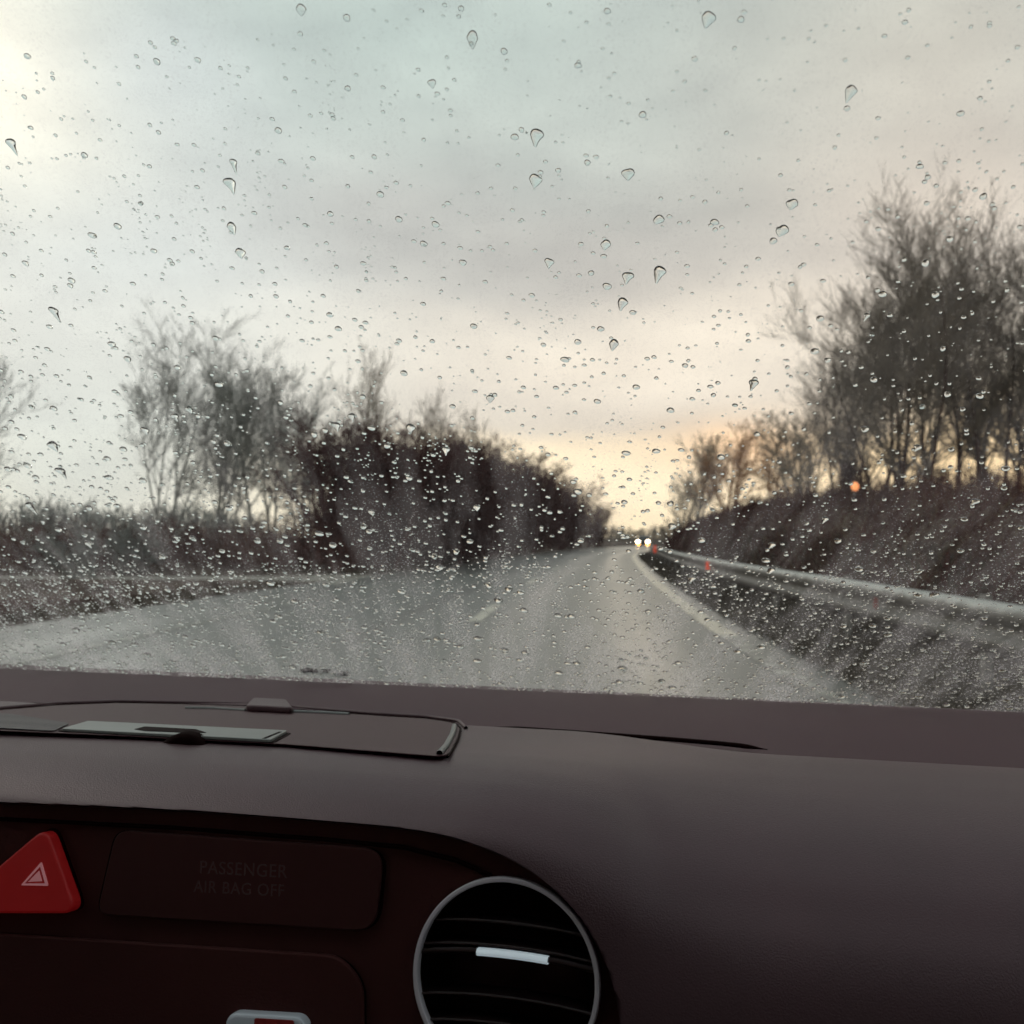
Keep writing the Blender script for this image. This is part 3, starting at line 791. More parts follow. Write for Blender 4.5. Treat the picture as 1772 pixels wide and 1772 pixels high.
def fpart(name, polys, thick, bevel, lift, mat, parent=ours):
    return link(name, outline_mesh(name, polys, FP0, EX, EY, EN, thick, bevel, lift), mat, parent)
def grow(pts, k):
    c = np.mean(np.array(pts), 0); out = []
    for p in pts:
        v = np.array(p) - c; out.append(tuple(c + v * (1 + k / (np.linalg.norm(v) + 1e-9))))
    return out

# vent geometry
vc = fas([(876, 1690)])[0]
vr = (fas([(1035, 1690)])[0][0] - fas([(717, 1690)])[0][0]) / 2
vtop = fas([(876, 1517)])[0][1] - vc[1]
circ = [(vc[0] + vr * math.cos(a), vc[1] + vr * math.sin(a)) for a in np.linspace(0, 2 * math.pi, 96, endpoint=False)]
# fascia panel with a round hole for the vent
cxd = np.concatenate([np.linspace(-400, 1060, 60), np.linspace(1063, 1083.9, 12)])
op = fas([(x_ + 9, y_ - 9) for x_, y_ in zip(cxd, _pchip(cx_pts.astype(float), cy_pts.astype(float), cxd))] + [(-400, 2400)])
fa = fpart('fascia_panel', [op, circ], 0.004, 0.0, -0.004, M['fascia'])
fa['label'] = 'dark brown panel under the brow holding button, display and vent'
# raised band inside the outline (a slightly lighter ridge under the brow)
# hazard button
hz = fas([(94, 1434), (143, 1571), (-68, 1571)])
hzb = fpart('hazard_button', [rounded(hz, 0.006)], 0.005, 0.0012, 0.003, M['red'])
hzb['label'] = 'red triangular hazard warning button'
fpart('button_gap', [rounded(grow(hz, 0.0035), 0.008)], 0.0006, 0.0, 0.0003, M['black'], hzb)
tri = on_plane([(72, 1491), (84, 1533), (36, 1532)], FP0 + EN * 0.007, EX, EY, EN)
tri_in = grow(tri, -0.0022); tri_c = grow(tri, -0.0042)
fpart('warning_triangle', [rounded(tri, 0.0008, 3), rounded(tri_in, 0.0003, 3)[::-1]], 0.0003, 0.0, 0.0070, M['pink'], hzb)
fpart('warning_triangle_core', [tri_c], 0.0003, 0.0, 0.0069, M['pink'], hzb)
# air bag display
ab = fas([(207, 1438), (664, 1471), (650, 1608), (174, 1579)])
abg = fpart('airbag_display', [rounded(ab, [0.006, 0.009, 0.009, 0.006])], 0.0016, 0.0006, 0.0006, M['panel'])
abg['label'] = 'blank dark display reading PASSENGER AIR BAG OFF'
fpart('display_gap', [rounded(grow(ab, 0.0022), [0.007, 0.010, 0.010, 0.007])], 0.0005, 0.0, 0.0002, M['black'], abg)
def text(body, cxp, cyp, wpx, ang_px, mat, parent, lift):
    cu = bpy.data.curves.new('lettering', 'FONT'); cu.body = body; cu.align_x = 'CENTER'; cu.align_y = 'CENTER'; cu.size = 1; cu.shear = 0.0; cu.extrude = 0.00005
    cu.space_character = 1.08
    o = bpy.data.objects.new('tmp', cu); col.objects.link(o)
    dg = bpy.context.evaluated_depsgraph_get(); me = bpy.data.meshes.new_from_object(o.evaluated_get(dg))
    w = o.dimensions.x; bpy.data.objects.remove(o)
    a = np.array(fas([(cxp - wpx / 2, cyp - ang_px / 2)])[0]); b_ = np.array(fas([(cxp + wpx / 2, cyp + ang_px / 2)])[0])
    s = np.linalg.norm(b_ - a) / w; e1 = (b_ - a) / np.linalg.norm(b_ - a); e2 = np.array([-e1[1], e1[0]]); c = (a + b_) / 2
    V = np.zeros(len(me.vertices) * 3); me.vertices.foreach_get('co', V); V = V.reshape(-1, 3)
    p2 = c + V[:, :1] * s * e1 + V[:, 1:2] * s * e2
    W = FP0 + p2[:, :1] * EX + p2[:, 1:2] * EY + (V[:, 2:3] + lift) * EN
    me.vertices.foreach_set('co', W.astype(np.float32).ravel()); me.update(); me.name = 'lettering'
    return link('lettering', me, mat, parent)
text('PASSENGER', 425, 1504, 150, 8, M['letter'], abg, 0.0022)
text('AIR BAG OFF', 418, 1537, 156, 8, M['letter'], abg, 0.0022)
# lower console door
lo = fas([(-300, 1600), (0, 1617), (590, 1655), (628, 1700), (632, 2100), (-300, 2100)])
lp_ = fpart('console_door', [rounded(lo, [0.002, 0.002, 0.012, 0.006, 0.002, 0.002])], 0.0016, 0.0008, 0.0008, M['fascia'])
fpart('door_gap', [rounded(grow(lo, 0.0016), [0.002, 0.002, 0.013, 0.007, 0.002, 0.002])], 0.0004, 0.0, 0.0002, M['black'], lp_)
sl = fas([(-300, 1690), (0, 1706), (350, 1724), (372, 1760), (372, 1900), (-300, 1900)])
fpart('radio_slot', [rounded(sl, [0.002, 0.002, 0.004, 0.003, 0.002, 0.002])], 0.0004, 0.0, 0.0020, M['black'])
# chrome key at the bottom
ck = fas([(412, 1750), (536, 1757), (541, 1812), (406, 1808)])
ckp = fpart('console_key', [rounded(ck, 0.004)], 0.004, 0.0016, 0.0040, M['key'])
ckp['label'] = 'silver edged key with a red mark at the foot of the console'
rk = on_plane([(440, 1762), (508, 1766), (510, 1790), (440, 1787)], FP0 + EN * 0.0082, EX, EY, EN)
fpart('key_mark', [rounded(rk, 0.001)], 0.0004, 0.0, 0.0080, M['redmark'], ckp)
# groove lines on the fascia (joint lines)
def joint(pix, w=0.0009, lift=0.0004):
    p = np.array([FP0 + a * EX + b_ * EY + lift * EN for a, b_ in fas(pix)])
    me = tubes('joint', p[None], np.full((1, len(p)), w), 6)
    return link('panel_joint', me, M['black'], fa)
joint([(-200, 1404), (0, 1417), (300, 1432), (560, 1452), (700, 1466), (790, 1488), (850, 1515)], 0.0010)

# --- air vent
vent = fpart('vent_ring', [circ, [(vc[0] + (vr - 0.0011) * math.cos(a), vc[1] + (vr - 0.0011) * math.sin(a)) for a in np.linspace(0, 2 * math.pi, 96, endpoint=False)][::-1]], 0.003, 0.0005, 0.0015, M['chrome'])
av = empty('air_vent'); av.parent = ours
av['label'] = 'round air vent with a thin satin ring'
vent.parent = av
VO = FP0 + vc[0] * EX + vc[1] * EY
# bowl
n = 64; a = np.linspace(0, 2 * np.pi, n)
rows = [(vr, 0.0), (vr, -0.02), (vr * 0.97, -0.045), (vr * 0.0 + 0.0005, -0.046)]
P = np.array([[VO + (r_ * math.cos(t)) * EX + (r_ * math.sin(t)) * EY + h * EN for t in a] for r_, h in rows])
link('vent_bowl', grid_mesh('vent_bowl', P), M['vent_black'], av)
def vane(yc_, bow, depth, thick, front, mat, name='vane', xl=None, xh=None):
    """a curved slat across the bowl at height yc_"""
    hw = math.sqrt(max(1e-9, (vr - 0.001) ** 2 - yc_ ** 2))
    x0 = -hw if xl is None else xl; x1 = hw if xh is None else xh
    X_ = np.linspace(x0, x1, 28)
    rws = []
    for (dz, dy) in [(0, thick / 2), (0.0008, 0), (0, -thick / 2), (-depth, -thick / 2), (-depth, thick / 2), (0, thick / 2)]:
        bz = front * (1 - (X_ / vr) ** 2 * 0.9)
        by = bow * (1 - (X_ / vr) ** 2)
        rws.append([VO + x * EX + (yc_ + b2 + dy) * EY + (f_ + dz) * EN for x, f_, b2 in zip(X_, bz, by)])
    return link(name, grid_mesh(name, np.array(rws), smooth=False), mat, av)
M['vane'] = simple('vane_plastic', (0.022, 0.009, 0.009, 1), 0.4, noise=0.05)
sy = vr / 159.0
for yv in (74, 36, -44, -86):
    vane(yv * sy, 0.003, 0.012, 0.0012, 0.001, M['vane'])
vane(24 * sy, 0.0038, 0.012, 0.0022, 0.003, M['vane'])
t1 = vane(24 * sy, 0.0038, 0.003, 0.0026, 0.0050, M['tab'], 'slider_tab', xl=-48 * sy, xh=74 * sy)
t1['label'] = 'bright silver strip on the middle vane'

# --- items let into the dash top (a nearly level plane)
TP0 = np.array([-0.2, 0.50, HZ - 0.1126]); tdir = np.array([0, 0.1, -0.0085]); TY = tdir / np.linalg.norm(tdir); TX = np.array([1., 0, 0]); TN = np.cross(TX, TY)
def top(pix): return on_plane(pix, TP0, TX, TY, TN)
def tpart(name, polys, thick, bevel, lift, mat, parent=ours):
    return link(name, outline_mesh(name, polys, TP0, TX, TY, TN, thick, bevel, lift), mat, parent)
lid_o = [(-260, 1300), (-180, 1262), (-90, 1246), (0, 1236), (101, 1227), (203, 1223), (315, 1225), (440, 1229), (560, 1239), (660, 1246), (740, 1251), (785, 1258), (797, 1268), (793, 1286), (782, 1308), (770, 1317), (752, 1318), (493, 1297), (229, 1283), (0, 1273), (-260, 1276)]
lo3 = top(lid_o[1:])
gap = tpart('storage_lid', [lo3], 0.0004, 0.0, 0.0026, M['lid']); gap['label'] = 'storage lid let into the dashboard top'
rimo = top([(x, y) for x, y in lid_o[1:14]])
def topline(name, pix, w, mat, lift, parent, zs=1.0):
    p = np.array([TP0 + a_ * TX + b_ * TY + lift * TN for a_, b_ in top(pix)])
    # denser, rounded
    t = np.linspace(0, len(p) - 1, len(p) * 6); idx = np.arange(len(p), dtype=float)
    pp = np.stack([np.interp(t, idx, p[:, k]) for k in range(3)], -1)
    return link(name, tubes(name, pp[None], np.full((1, len(pp)), w), 8), mat, parent)
topline('lid_groove', [(-180, 1262), (-90, 1246), (0, 1236), (101, 1227), (203, 1223), (315, 1225), (440, 1229), (560, 1239), (660, 1246), (740, 1251), (785, 1258), (797, 1268), (793, 1286), (780, 1312), (774, 1319)], 0.0007, M['black'], 0.0026, gap)
topline('lid_ridge', [(-180, 1256), (-90, 1240), (0, 1231), (101, 1222), (203, 1218.5), (315, 1220.5), (440, 1223), (560, 1233), (660, 1241), (742, 1246), (793, 1253), (806, 1266)], 0.0012, M['dash'], 0.0022, gap)
topline('end_trim', [(786, 1266), (783, 1280), (772, 1302), (760, 1316)], 0.0016, M['rim'], 0.0034, gap)
topline('slot_trim', [(320, 1233), (370, 1233.5), (424, 1237)], 0.0012, M['rim'], 0.0030, gap)
topline('slot_trim', [(506, 1239.5), (550, 1241), (604, 1244)], 0.0014, M['rim'], 0.0030, gap)
lt = tpart('lid_latch', [rounded(top([(428, 1238), (440, 1224), (492, 1227), (502, 1242), (470, 1240)]), 0.003)], 0.002, 0.0012, 0.0050, M['dash'], gap)
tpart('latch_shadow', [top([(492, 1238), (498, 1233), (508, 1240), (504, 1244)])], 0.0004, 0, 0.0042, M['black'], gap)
pt = top([(152, 1261), (495, 1278), (466, 1295), (107, 1275)])
tilt = tpart('silver_plate', [rounded(pt, 0.002)], 0.0012, 0.0004, 0.0036, M['silver'], gap)
tpart('plate_edge', [rounded(grow(pt, 0.0030), 0.003)], 0.0003, 0.0, 0.0030, M['black'], gap)
link_in = top([(482, 1281), (487, 1281.5), (459, 1294), (453, 1293.5)])
tpart('plate_line', [link_in], 0.0003, 0.0, 0.0046, M['black'], gap)
ws_ = top([(232, 1277), (250, 1272), (338, 1277), (356, 1283), (338, 1284), (250, 1280)])
tpart('wheel_slot', [ws_], 0.0003, 0.0, 0.0047, M['black'], gap)
# thumb wheel
wc = hit(293, 1283, TP0 + TN * 0.004, TN); wr = 0.5 * (hit(344, 1281, TP0, TN)[0] - hit(244, 1277, TP0, TN)[0])
nw = 48; rowsw = []
for k_, (xo, rr_) in enumerate([(-0.0045, 0.55), (-0.0045, 0.82), (-0.0035, 0.97), (0.0035, 0.97), (0.0045, 0.82), (0.0045, 0.55)]):
    if rr_ < 0.6:
        rowsw.append([[wc[0] + wr * 0.97 * math.cos(t), wc[1] + xo * 1.2, wc[2] - wr * 0.66 + wr * 0.67 - 0.008] for t in np.linspace(0.235 * math.pi, 0.765 * math.pi, nw)])
        continue
    rowsw.append([[wc[0] + wr * rr_ * (1 + (0.03 if i % 2 else 0)) * math.cos(t) , wc[1] + xo * 1.2, wc[2] - wr * 0.66 + wr * rr_ * (1 + (0.03 if i % 2 else 0)) * math.sin(t)] for i, t in enumerate(np.linspace(0.235 * math.pi, 0.765 * math.pi, nw))])
rowsw = [[[a_ - 0.0035, b_ + 0.021, c_ - 0.0052] for a_, b_, c_ in r_] for r_ in rowsw]
tw = link('thumb_wheel', grid_mesh('thumb_wheel', np.array(rowsw), smooth=False), M['black'], ours); tw['label'] = 'ribbed black thumb wheel standing out of the silver plate'
# perforated speaker grille on the left
def grille_mat():
    m, nt, b = new_mat('perforated_grille')
    tc = N(nt, 'ShaderNodeTexCoord'); vo = N(nt, 'ShaderNodeTexVoronoi'); vo.inputs['Scale'].default_value = 420; vo.inputs['Randomness'].default_value = 0.15
    nt.links.new(tc.outputs['Object'], vo.inputs['Vector'])
    r = ramp(nt, [(0.28, (0.008, 0.005, 0.005, 1)), (0.42, (0.062, 0.05, 0.055, 1))]); nt.links.new(vo.outputs['Distance'], r.inputs['Fac']); nt.links.new(r.outputs['Color'], b.inputs['Base Color'])
    b.inputs['Roughness'].default_value = 0.6
    return m
tpart('speaker_grille', [rounded(top([(-150, 1262), (-60, 1247), (10, 1244), (120, 1262), (92, 1276), (0, 1271), (-140, 1270)]), 0.004)], 0.0004, 0, 0.0034, grille_mat(), gap)
# dark slot behind the dash pad
seamp = []
def seam_line(pix, w, name='dash_seam'):
    p = []
    for (x, y) in pix:
        p.append(hit(x, y, np.array([0, 0.58, HZ - 0.1205]), np.array([0, 0, 1.])))
    p = np.array(p); idx = np.arange(len(p), dtype=float); t = np.linspace(0, len(p) - 1, 60)
    pp = np.stack([_pchip(idx, p[:, k], t) for k in range(3)], -1)
    ww = w * np.clip(np.sin(np.linspace(0.05, math.pi - 0.02, 60)) * 2.5, 0.2, 1)
    return link(name, tubes(name, pp[None], ww[None], 8), M['black'], dash)
seam_line([(850, 1258), (930, 1263), (1060, 1272), (1180, 1281), (1270, 1289), (1328, 1297)], 0.0014)
seam_line([(-100, 1216), (0, 1217), (90, 1218), (180, 1219)], 0.0008)

# --- cabin around the camera
def quad(name, pts, mat, parent=ours):
    me = mesh_np(name, np.array(pts, float), quads=[[0, 1, 2, 3]])
    o = link(name, me, mat, parent); return o
RK = R(34)
GB = np.array([0.0, 0.850, HZ - 0.165]); GV = np.array([0, -math.cos(RK), math.sin(RK)]); GN = np.array([0, math.sin(RK), math.cos(RK)])
gl = 0.92
gt = GB + GV * gl
def shell(name, boxes, mat): return link(name, box_mesh(name, boxes), mat, ours)
shell('roof_lining', [(-0.30, gt[1] - 1.3, gt[2] + 0.02, 1.7, 2.6, 0.04)], M['lining'])
for sx, nm_ in ((-1.16, 'door_panel'), (0.66, 'door_panel')):
    shell(nm_, [(sx, -0.35, 0.77, 0.04, 2.9, 1.14)], M['cabin'])
    for py_, pw_ in ((-0.45, 0.09), (-1.75, 0.12), (0.30, 0.10)):
        shell('window_pillar', [(sx, py_, 1.35, 0.04, pw_, 0.62)], M['cabin'])
shell('rear_panel', [(-0.25, -1.8, 0.80, 1.78, 0.04, 1.20)], M['cabin'])
shell('floor_pan', [(-0.25, -0.35, 0.22, 1.78, 2.9, 0.04)], M['cabin'])
shell('bulkhead', [(-0.25, 0.60, 0.62, 1.78, 0.06, 0.80)], M['cabin'])
for sx in (-0.75, 0.12): shell('seat_base', [(sx, -0.35, 0.42, 0.5, 0.5, 0.16)], M['cabin'])
shell('side_pillar', [(0.645, 0.75, 0.97, 0.02, 0.9, 0.9), (-1.145, 0.75, 0.97, 0.02, 0.9, 0.9)], M['cabin']) if False else None
# bonnet in front of the glass
P = np.zeros((24, 20, 3))
for i, u in enumerate(np.linspace(-1.15, 0.65, 24)):
    for j, d in enumerate(np.linspace(0.90, 1.95, 20)):
        t = (d - 0.9) / 1.05
        P[i, j] = (u, d, HZ - 0.27 - 0.05 * t - 0.18 * t ** 3 - 0.05 * ((u + 0.25) / 0.9) ** 4)
link('bonnet', grid_mesh('bonnet', P), M['bonnet'], ours)

# --- windscreen glass with its film of water
def film_material():
    m = bpy.data.materials.new('wet_windscreen'); m.use_nodes = True
    nt = m.node_tree; nt.nodes.clear(); Lk = nt.links.new
    uv = N(nt, 'ShaderNodeUVMap')
    # polar coordinates about the point the air stream fans out from
    sub = N(nt, 'ShaderNodeVectorMath', operation='SUBTRACT'); sub.inputs[1].default_value = (FAN[0], FAN[1], 0)
    Lk(uv.outputs['UV'], sub.inputs[0])
    sp = N(nt, 'ShaderNodeSeparateXYZ'); Lk(sub.outputs[0], sp.inputs[0])
    at2 = N(nt, 'ShaderNodeMath', operation='ARCTAN2'); Lk(sp.outputs[0], at2.inputs[0]); Lk(sp.outputs[1], at2.inputs[1])
    ln = N(nt, 'ShaderNodeVectorMath', operation='LENGTH'); Lk(sub.outputs[0], ln.inputs[0])
    def streak(sa, sr_, detail, off):
        cmb = N(nt, 'ShaderNodeCombineXYZ')
        a1 = N(nt, 'ShaderNodeMath', operation='MULTIPLY'); a1.inputs[1].default_value = sa; Lk(at2.outputs[0], a1.inputs[0])
        a2 = N(nt, 'ShaderNodeMath', operation='MULTIPLY'); a2.inputs[1].default_value = sr_; Lk(ln.outputs['Value'], a2.inputs[0])
        Lk(a1.outputs[0], cmb.inputs[0]); Lk(a2.outputs[0], cmb.inputs[1]); cmb.inputs[2].default_value = off
        nz = N(nt, 'ShaderNodeTexNoise'); nz.inputs['Scale'].default_value = 1; nz.inputs['Detail'].default_value = detail; nz.inputs['Roughness'].default_value = 0.6
        Lk(cmb.outputs[0], nz.inputs['Vector']); return nz
    s1 = streak(115, 7, 3, 0.0); s2 = streak(150, 16, 3, 4.0)
    r1 = ramp(nt, [(0.40, (0.24, 0.24, 0.24, 1)), (0.53, (0.95, 0.95, 0.95, 1)), (0.66, (1.4, 1.4, 1.4, 1))]); Lk(s1.outputs['Fac'], r1.inputs['Fac'])
    r2 = ramp(nt, [(0.34, (0.70, 0.70, 0.70, 1)), (0.66, (1.2, 1.2, 1.2, 1))]); Lk(s2.outputs['Fac'], r2.inputs['Fac'])
    mu = N(nt, 'ShaderNodeMath', operation='MULTIPLY'); Lk(r1.outputs['Color'], mu.inputs[0]); Lk(r2.outputs['Color'], mu.inputs[1])
    # tiny specks
    vo = N(nt, 'ShaderNodeTexVoronoi'); vo.inputs['Scale'].default_value = 620; Lk(uv.outputs['UV'], vo.inputs['Vector'])
    rv = ramp(nt, [(0.10, (2.6, 2.6, 2.6, 1)), (0.34, (0.55, 0.55, 0.55, 1))]); Lk(vo.outputs['Distance'], rv.inputs['Fac'])
    mu2 = N(nt, 'ShaderNodeMath', operation='MULTIPLY'); Lk(mu.outputs[0], mu2.inputs[0]); Lk(rv.outputs['Color'], mu2.inputs[1])
    # more film low on the glass than high up
    sv = N(nt, 'ShaderNodeSeparateXYZ'); Lk(uv.outputs['UV'], sv.inputs[0])
    mr = N(nt, 'ShaderNodeMapRange'); mr.inputs[1].default_value = 0.05; mr.inputs[2].default_value = 0.42; mr.inputs[3].default_value = 0.33; mr.inputs[4].default_value = 0.045
    Lk(sv.outputs[1], mr.inputs[0])
    mu3 = N(nt, 'ShaderNodeMath', operation='MULTIPLY', use_clamp=True); Lk(mu2.outputs[0], mu3.inputs[0]); Lk(mr.outputs[0], mu3.inputs[1])
    tr = N(nt, 'ShaderNodeBsdfTransparent'); tr.inputs[0].default_value = (0.985, 0.99, 0.985, 1)
    tl = N(nt, 'ShaderNodeBsdfTranslucent'); tl.inputs[0].default_value = (0.95, 0.85, 0.87, 1)
    mix = N(nt, 'ShaderNodeMixShader'); Lk(mu3.outputs[0], mix.inputs[0]); Lk(tr.outputs[0], mix.inputs[1]); Lk(tl.outputs[0], mix.inputs[2])
    out = N(nt, 'ShaderNodeOutputMaterial'); Lk(mix.outputs[0], out.inputs['Surface'])
    return m
def on_glass(px, py):
    h = hit(px, py, GB, GN) - GB
    return np.array([h[0], np.dot(h, GV)])
FAN = on_glass(840, 1800)
uu = np.linspace(-1.14, 0.64, 30); vv = np.linspace(0, gl, 20)
P = GB + uu[:, None, None] * EX + vv[None, :, None] * GV
UVg = np.stack(np.meshgrid(uu, vv, indexing='ij'), -1)
wsn = link('windscreen', grid_mesh('windscreen', P, uv=UVg), film_material(), ours)
wsn['label'] = 'raked windscreen glass with a streaked film of rain'

# --- leaf debris at the foot of the glass
bm = bmesh.new(); rd = random.Random(4)
d0 = on_glass(520, 1164); d1 = on_glass(598, 1171)
for k_ in range(60):
    t = rd.random(); c2 = d0 * (1 - t) + d1 * t + np.array([rd.gauss(0, .001), rd.gauss(0, .0012)])
    c3 = GB + c2[0] * EX + c2[1] * GV + GN * rd.uniform(0.001, 0.005)
    a_ = rd.random() * 6.28; l_ = rd.uniform(0.002, 0.006); w_ = l_ * rd.uniform(.2, .5)
    e1 = math.cos(a_) * EX * 1.0 + math.sin(a_) * 0.4 * GV; e2 = -math.sin(a_) * EX * 0.6 + math.cos(a_) * GV * 0.6 + GN * rd.uniform(-.5, .5)
    vs = [bm.verts.new(c3 + e1 * x * l_ + e2 * y * w_) for x, y in [(-1, 0), (-.4, -1), (.5, -.8), (1, 0), (.4, .9), (-.5, .8)]]
    bm.faces.new(vs)
me = bpy.data.meshes.new('leaf_litter'); bm.to_mesh(me); bm.free()
lf = link('leaf_litter', me, M['debris']); lf.rotation_euler = (0, 0, -YAW)
tag(lf, 'small dark clump of wet leaf bits at the foot of the windscreen', 'leaves')
# ------------------------------------------------------------------ rain drops
def drop_arrays(C2, r, asp, tail, tang, hr, rough, rgd, seg=14, rings=(0.30, 0.58, 0.80, 0.93, 1.0)):
    """C2 (N,2) glass coordinates. returns V (N, nv, 3) in (u,v,n) about the drop's centre, and tris/quads index pattern"""
    n = len(r)
    phi = np.arange(seg) / seg * 2 * np.pi
    ph = phi[None, :] + np.zeros((n, 1))
    # shape: lobes
    a1 = rgd.random((n, 1)) * 6.28; a2 = rgd.random((n, 1)) * 6.28
    rho = 1 + rough[:, None] * (0.5 * np.sin(2 * ph + a1) + 0.5 * np.sin(3 * ph + a2))
    s = -np.sin(ph)                        # 1 toward the tail
    x = np.cos(ph) * rho * asp[:, None] * (1 - 0.48 * (tail[:, None] > 0.3) * np.clip(s, 0, 1) ** 1.5)
    y = np.sin(ph) * rho
    y = np.where(s > 0, y * (1 + tail[:, None] * np.clip(s, 0, 1) ** 2), y)
    ct, st = np.cos(tang)[:, None], np.sin(tang)[:, None]
    rows = []
    for k_ in rings:
        xx = x * k_; yy = y * k_
        h = hr[:, None] * np.sqrt(np.maximum(0, 1 - (k_ * 0.985) ** 2)) 
        h = h * np.where(s > 0, 1 - 0.35 * np.clip(s, 0, 1) * k_ * (tail[:, None] > 0.3), 1)
        if k_ == 1.0: h = h * 0
        X_ = (xx * ct - yy * st) * r[:, None]; Y_ = (xx * st + yy * ct) * r[:, None]
        rows.append(np.stack([X_, Y_, h * r[:, None]], -1))
    apex = np.stack([np.zeros(n), np.zeros(n), hr * r], -1)[:, None]
    basec = np.zeros((n, 1, 3))
    V = np.concatenate([apex] + rows + [rows[-1].copy(), basec], 1)
    nr = len(rings)
    T, Q = [], []
    for j in range(seg):
        j2 = (j + 1) % seg
        T.append((0, 1 + j, 1 + j2))
        for k_ in range(nr - 1):
            a_ = 1 + k_ * seg; b_ = 1 + (k_ + 1) * seg
            Q.append((a_ + j, b_ + j, b_ + j2, a_ + j2))
        c_ = 1 + nr * seg
        T.append((1 + (nr + 1) * seg, c_ + j2, c_ + j))
    return V, np.array(T)[:, ::-1], np.array(Q)[:, ::-1]   # the u, v, n frame is left handed
MG = np.stack([EX, GV, GN], 0)      # rows: u, v, n in local
def drops_mesh(name, C2, V, T, Q, about=None):
    n, nv, _ = V.shape
    W = V.copy(); W[..., :2] += C2[:, None, :]; W[..., 2] += 0.0006
    L = GB + W @ MG
    Wd = to_world(L)
    if about is not None: Wd = Wd - about
    base = (np.arange(n) * nv)[:, None, None]
    return mesh_np(name, Wd.reshape(-1, 3), quads=(Q[None] + base).reshape(-1, 4), tris=(T[None] + base).reshape(-1, 3), smooth=True)
def fan_angle(c):
    d = c - FAN
    return -np.arctan2(d[..., 0], d[..., 1])
rgd = np.random.default_rng(77)
# the big ones seen in the photograph: (px, py, half width px, tail, label end)
BIG = [(817, 66, 12, 1.1, 'high above the middle of the glass'), (1226, 32, 13, 1.0, 'at the top edge, right of the middle'), (1473, 158, 11, 1.9, 'high on the right with a forked tail'),
       (403, 283, 8, 2.2, 'long and thin, upper of the column on the left'), (397, 318, 12, 1.3, 'second down in the column on the left'), (400, 394, 10, 1.0, 'third down in the column on the left'), (415, 438, 10, 0.8, 'lowest of the column on the left'),
       (18, 250, 11, 1.2, 'at the left edge under the bright cloud'), (92, 540, 10, 1.8, 'with a slanting tail at the left, above the tree ends'), (928, 236, 14, 0.7, 'wide and faint, centre of the grey cloud'), (926, 312, 12, 0.9, 'pointed, just under the wide faint one'),
       (950, 455, 9, 0.9, 'arched like a horseshoe above the road'), (1087, 302, 12, 0.5, 'faint oval in the grey cloud right of the middle'), (1140, 381, 10, 0.3, 'oval right of the middle, halfway up the sky'), (1048, 424, 10, 0.7, 'small arch left of the pair above the road'),
       (1086, 480, 11, 0.9, 'left of the pair above the road'), (1141, 472, 13, 1.2, 'right of the pair above the road'), (1077, 525, 11, 1.0, 'upper of two stacked above the glow'), (1062, 596, 10, 1.1, 'lower of two stacked above the glow'), (1304, 665, 10, 1.0, 'in the pale sky left of the bank trees'),
       (1371, 354, 11, 0.6, 'upper of two in the sky left of the bank trees'), (1354, 400, 12, 0.5, 'lower of two in the sky left of the bank trees'), (747, 145, 8, 0.7, 'small and faint, left of the top middle'), (520, 17, 10, 0.6, 'at the top edge, left of the middle'),
       (848, 690, 8, 1.2, 'with a trail below it over the spire trees'), (608, 722, 8, 1.0, 'in front of the spire shaped tree'), (581, 738, 9, 0.9, 'just left of the foot of the spire shaped tree'), (250, 746, 8, 0.9, 'against the bare tree clump, lower left'), (302, 722, 8, 1.0, 'against the bare tree clump, middle'), (327, 709, 8, 0.9, 'against the bare tree clump, upper right'),
       (710, 742, 10, 0.7, 'on the crest of the dark hedge trees'), (771, 780, 9, 0.8, 'bright, on the upper part of the dark hedge trees'), (90, 772, 11, 1.0, 'over the pale sky above the left shrubs'), (104, 817, 10, 1.3, 'with a slanting tail above the left shrubs'), (50, 876, 9, 2.4, 'long slanting streak at the far left skyline'),
       (643, 888, 8, 0.4, 'bright, upper of two on the dark hedge trees'), (628, 912, 8, 0.3, 'bright, lower of two on the dark hedge trees'), (825, 880, 8, 0.4, 'bright, on the right part of the dark hedge trees'), (789, 956, 8, 0.2, 'at the foot of the dark hedge trees'), (152, 942, 8, 1.3, 'bright slanting one on the left verge'), (445, 937, 8, 0.3, 'bright, in the left verge brush'),
       (467, 1010, 9, 0.2, 'bright oval at the left road edge'), (760, 983, 8, 0.5, 'at the road edge under the hedge trees'), (845, 1014, 8, 0.3, 'left one over the middle of the road'), (880, 1021, 8, 0.2, 'right one over the middle of the road'), (862, 1040, 9, 0.1, 'flat one beside the lane dash'),
       (1163, 912, 8, 0.7, 'at the left foot of the right bank'), (1197, 1003, 8, 1.0, 'below the start of the crash barrier'), (1335, 988, 8, 0.9, 'on the crash barrier, left'), (1617, 1030, 9, 0.5, 'on the crash barrier, right'), (1336, 944, 7, 1.4, 'winged one on the brush above the barrier'), (1428, 900, 7, 1.2, 'slanting one on the middle of the bank brush'),
       (1588, 776, 8, 0.6, 'at the foot of the large bank tree'), (1640, 684, 7, 0.4, 'among the branches of the large bank trees'), (1500, 548, 6, 1.8, 'thin slanting one in the bank tree branches'), (1687, 870, 9, 0.6, 'bright on the upper bank at the right'), (1602, 457, 8, 0.1, 'flat oval high in the bank trees'), (1160, 873, 7, 0.3, 'round one left of the right skyline trees'),
       (1224, 1074, 6, 0.2, 'on the right lane near the white line')]
taken = []
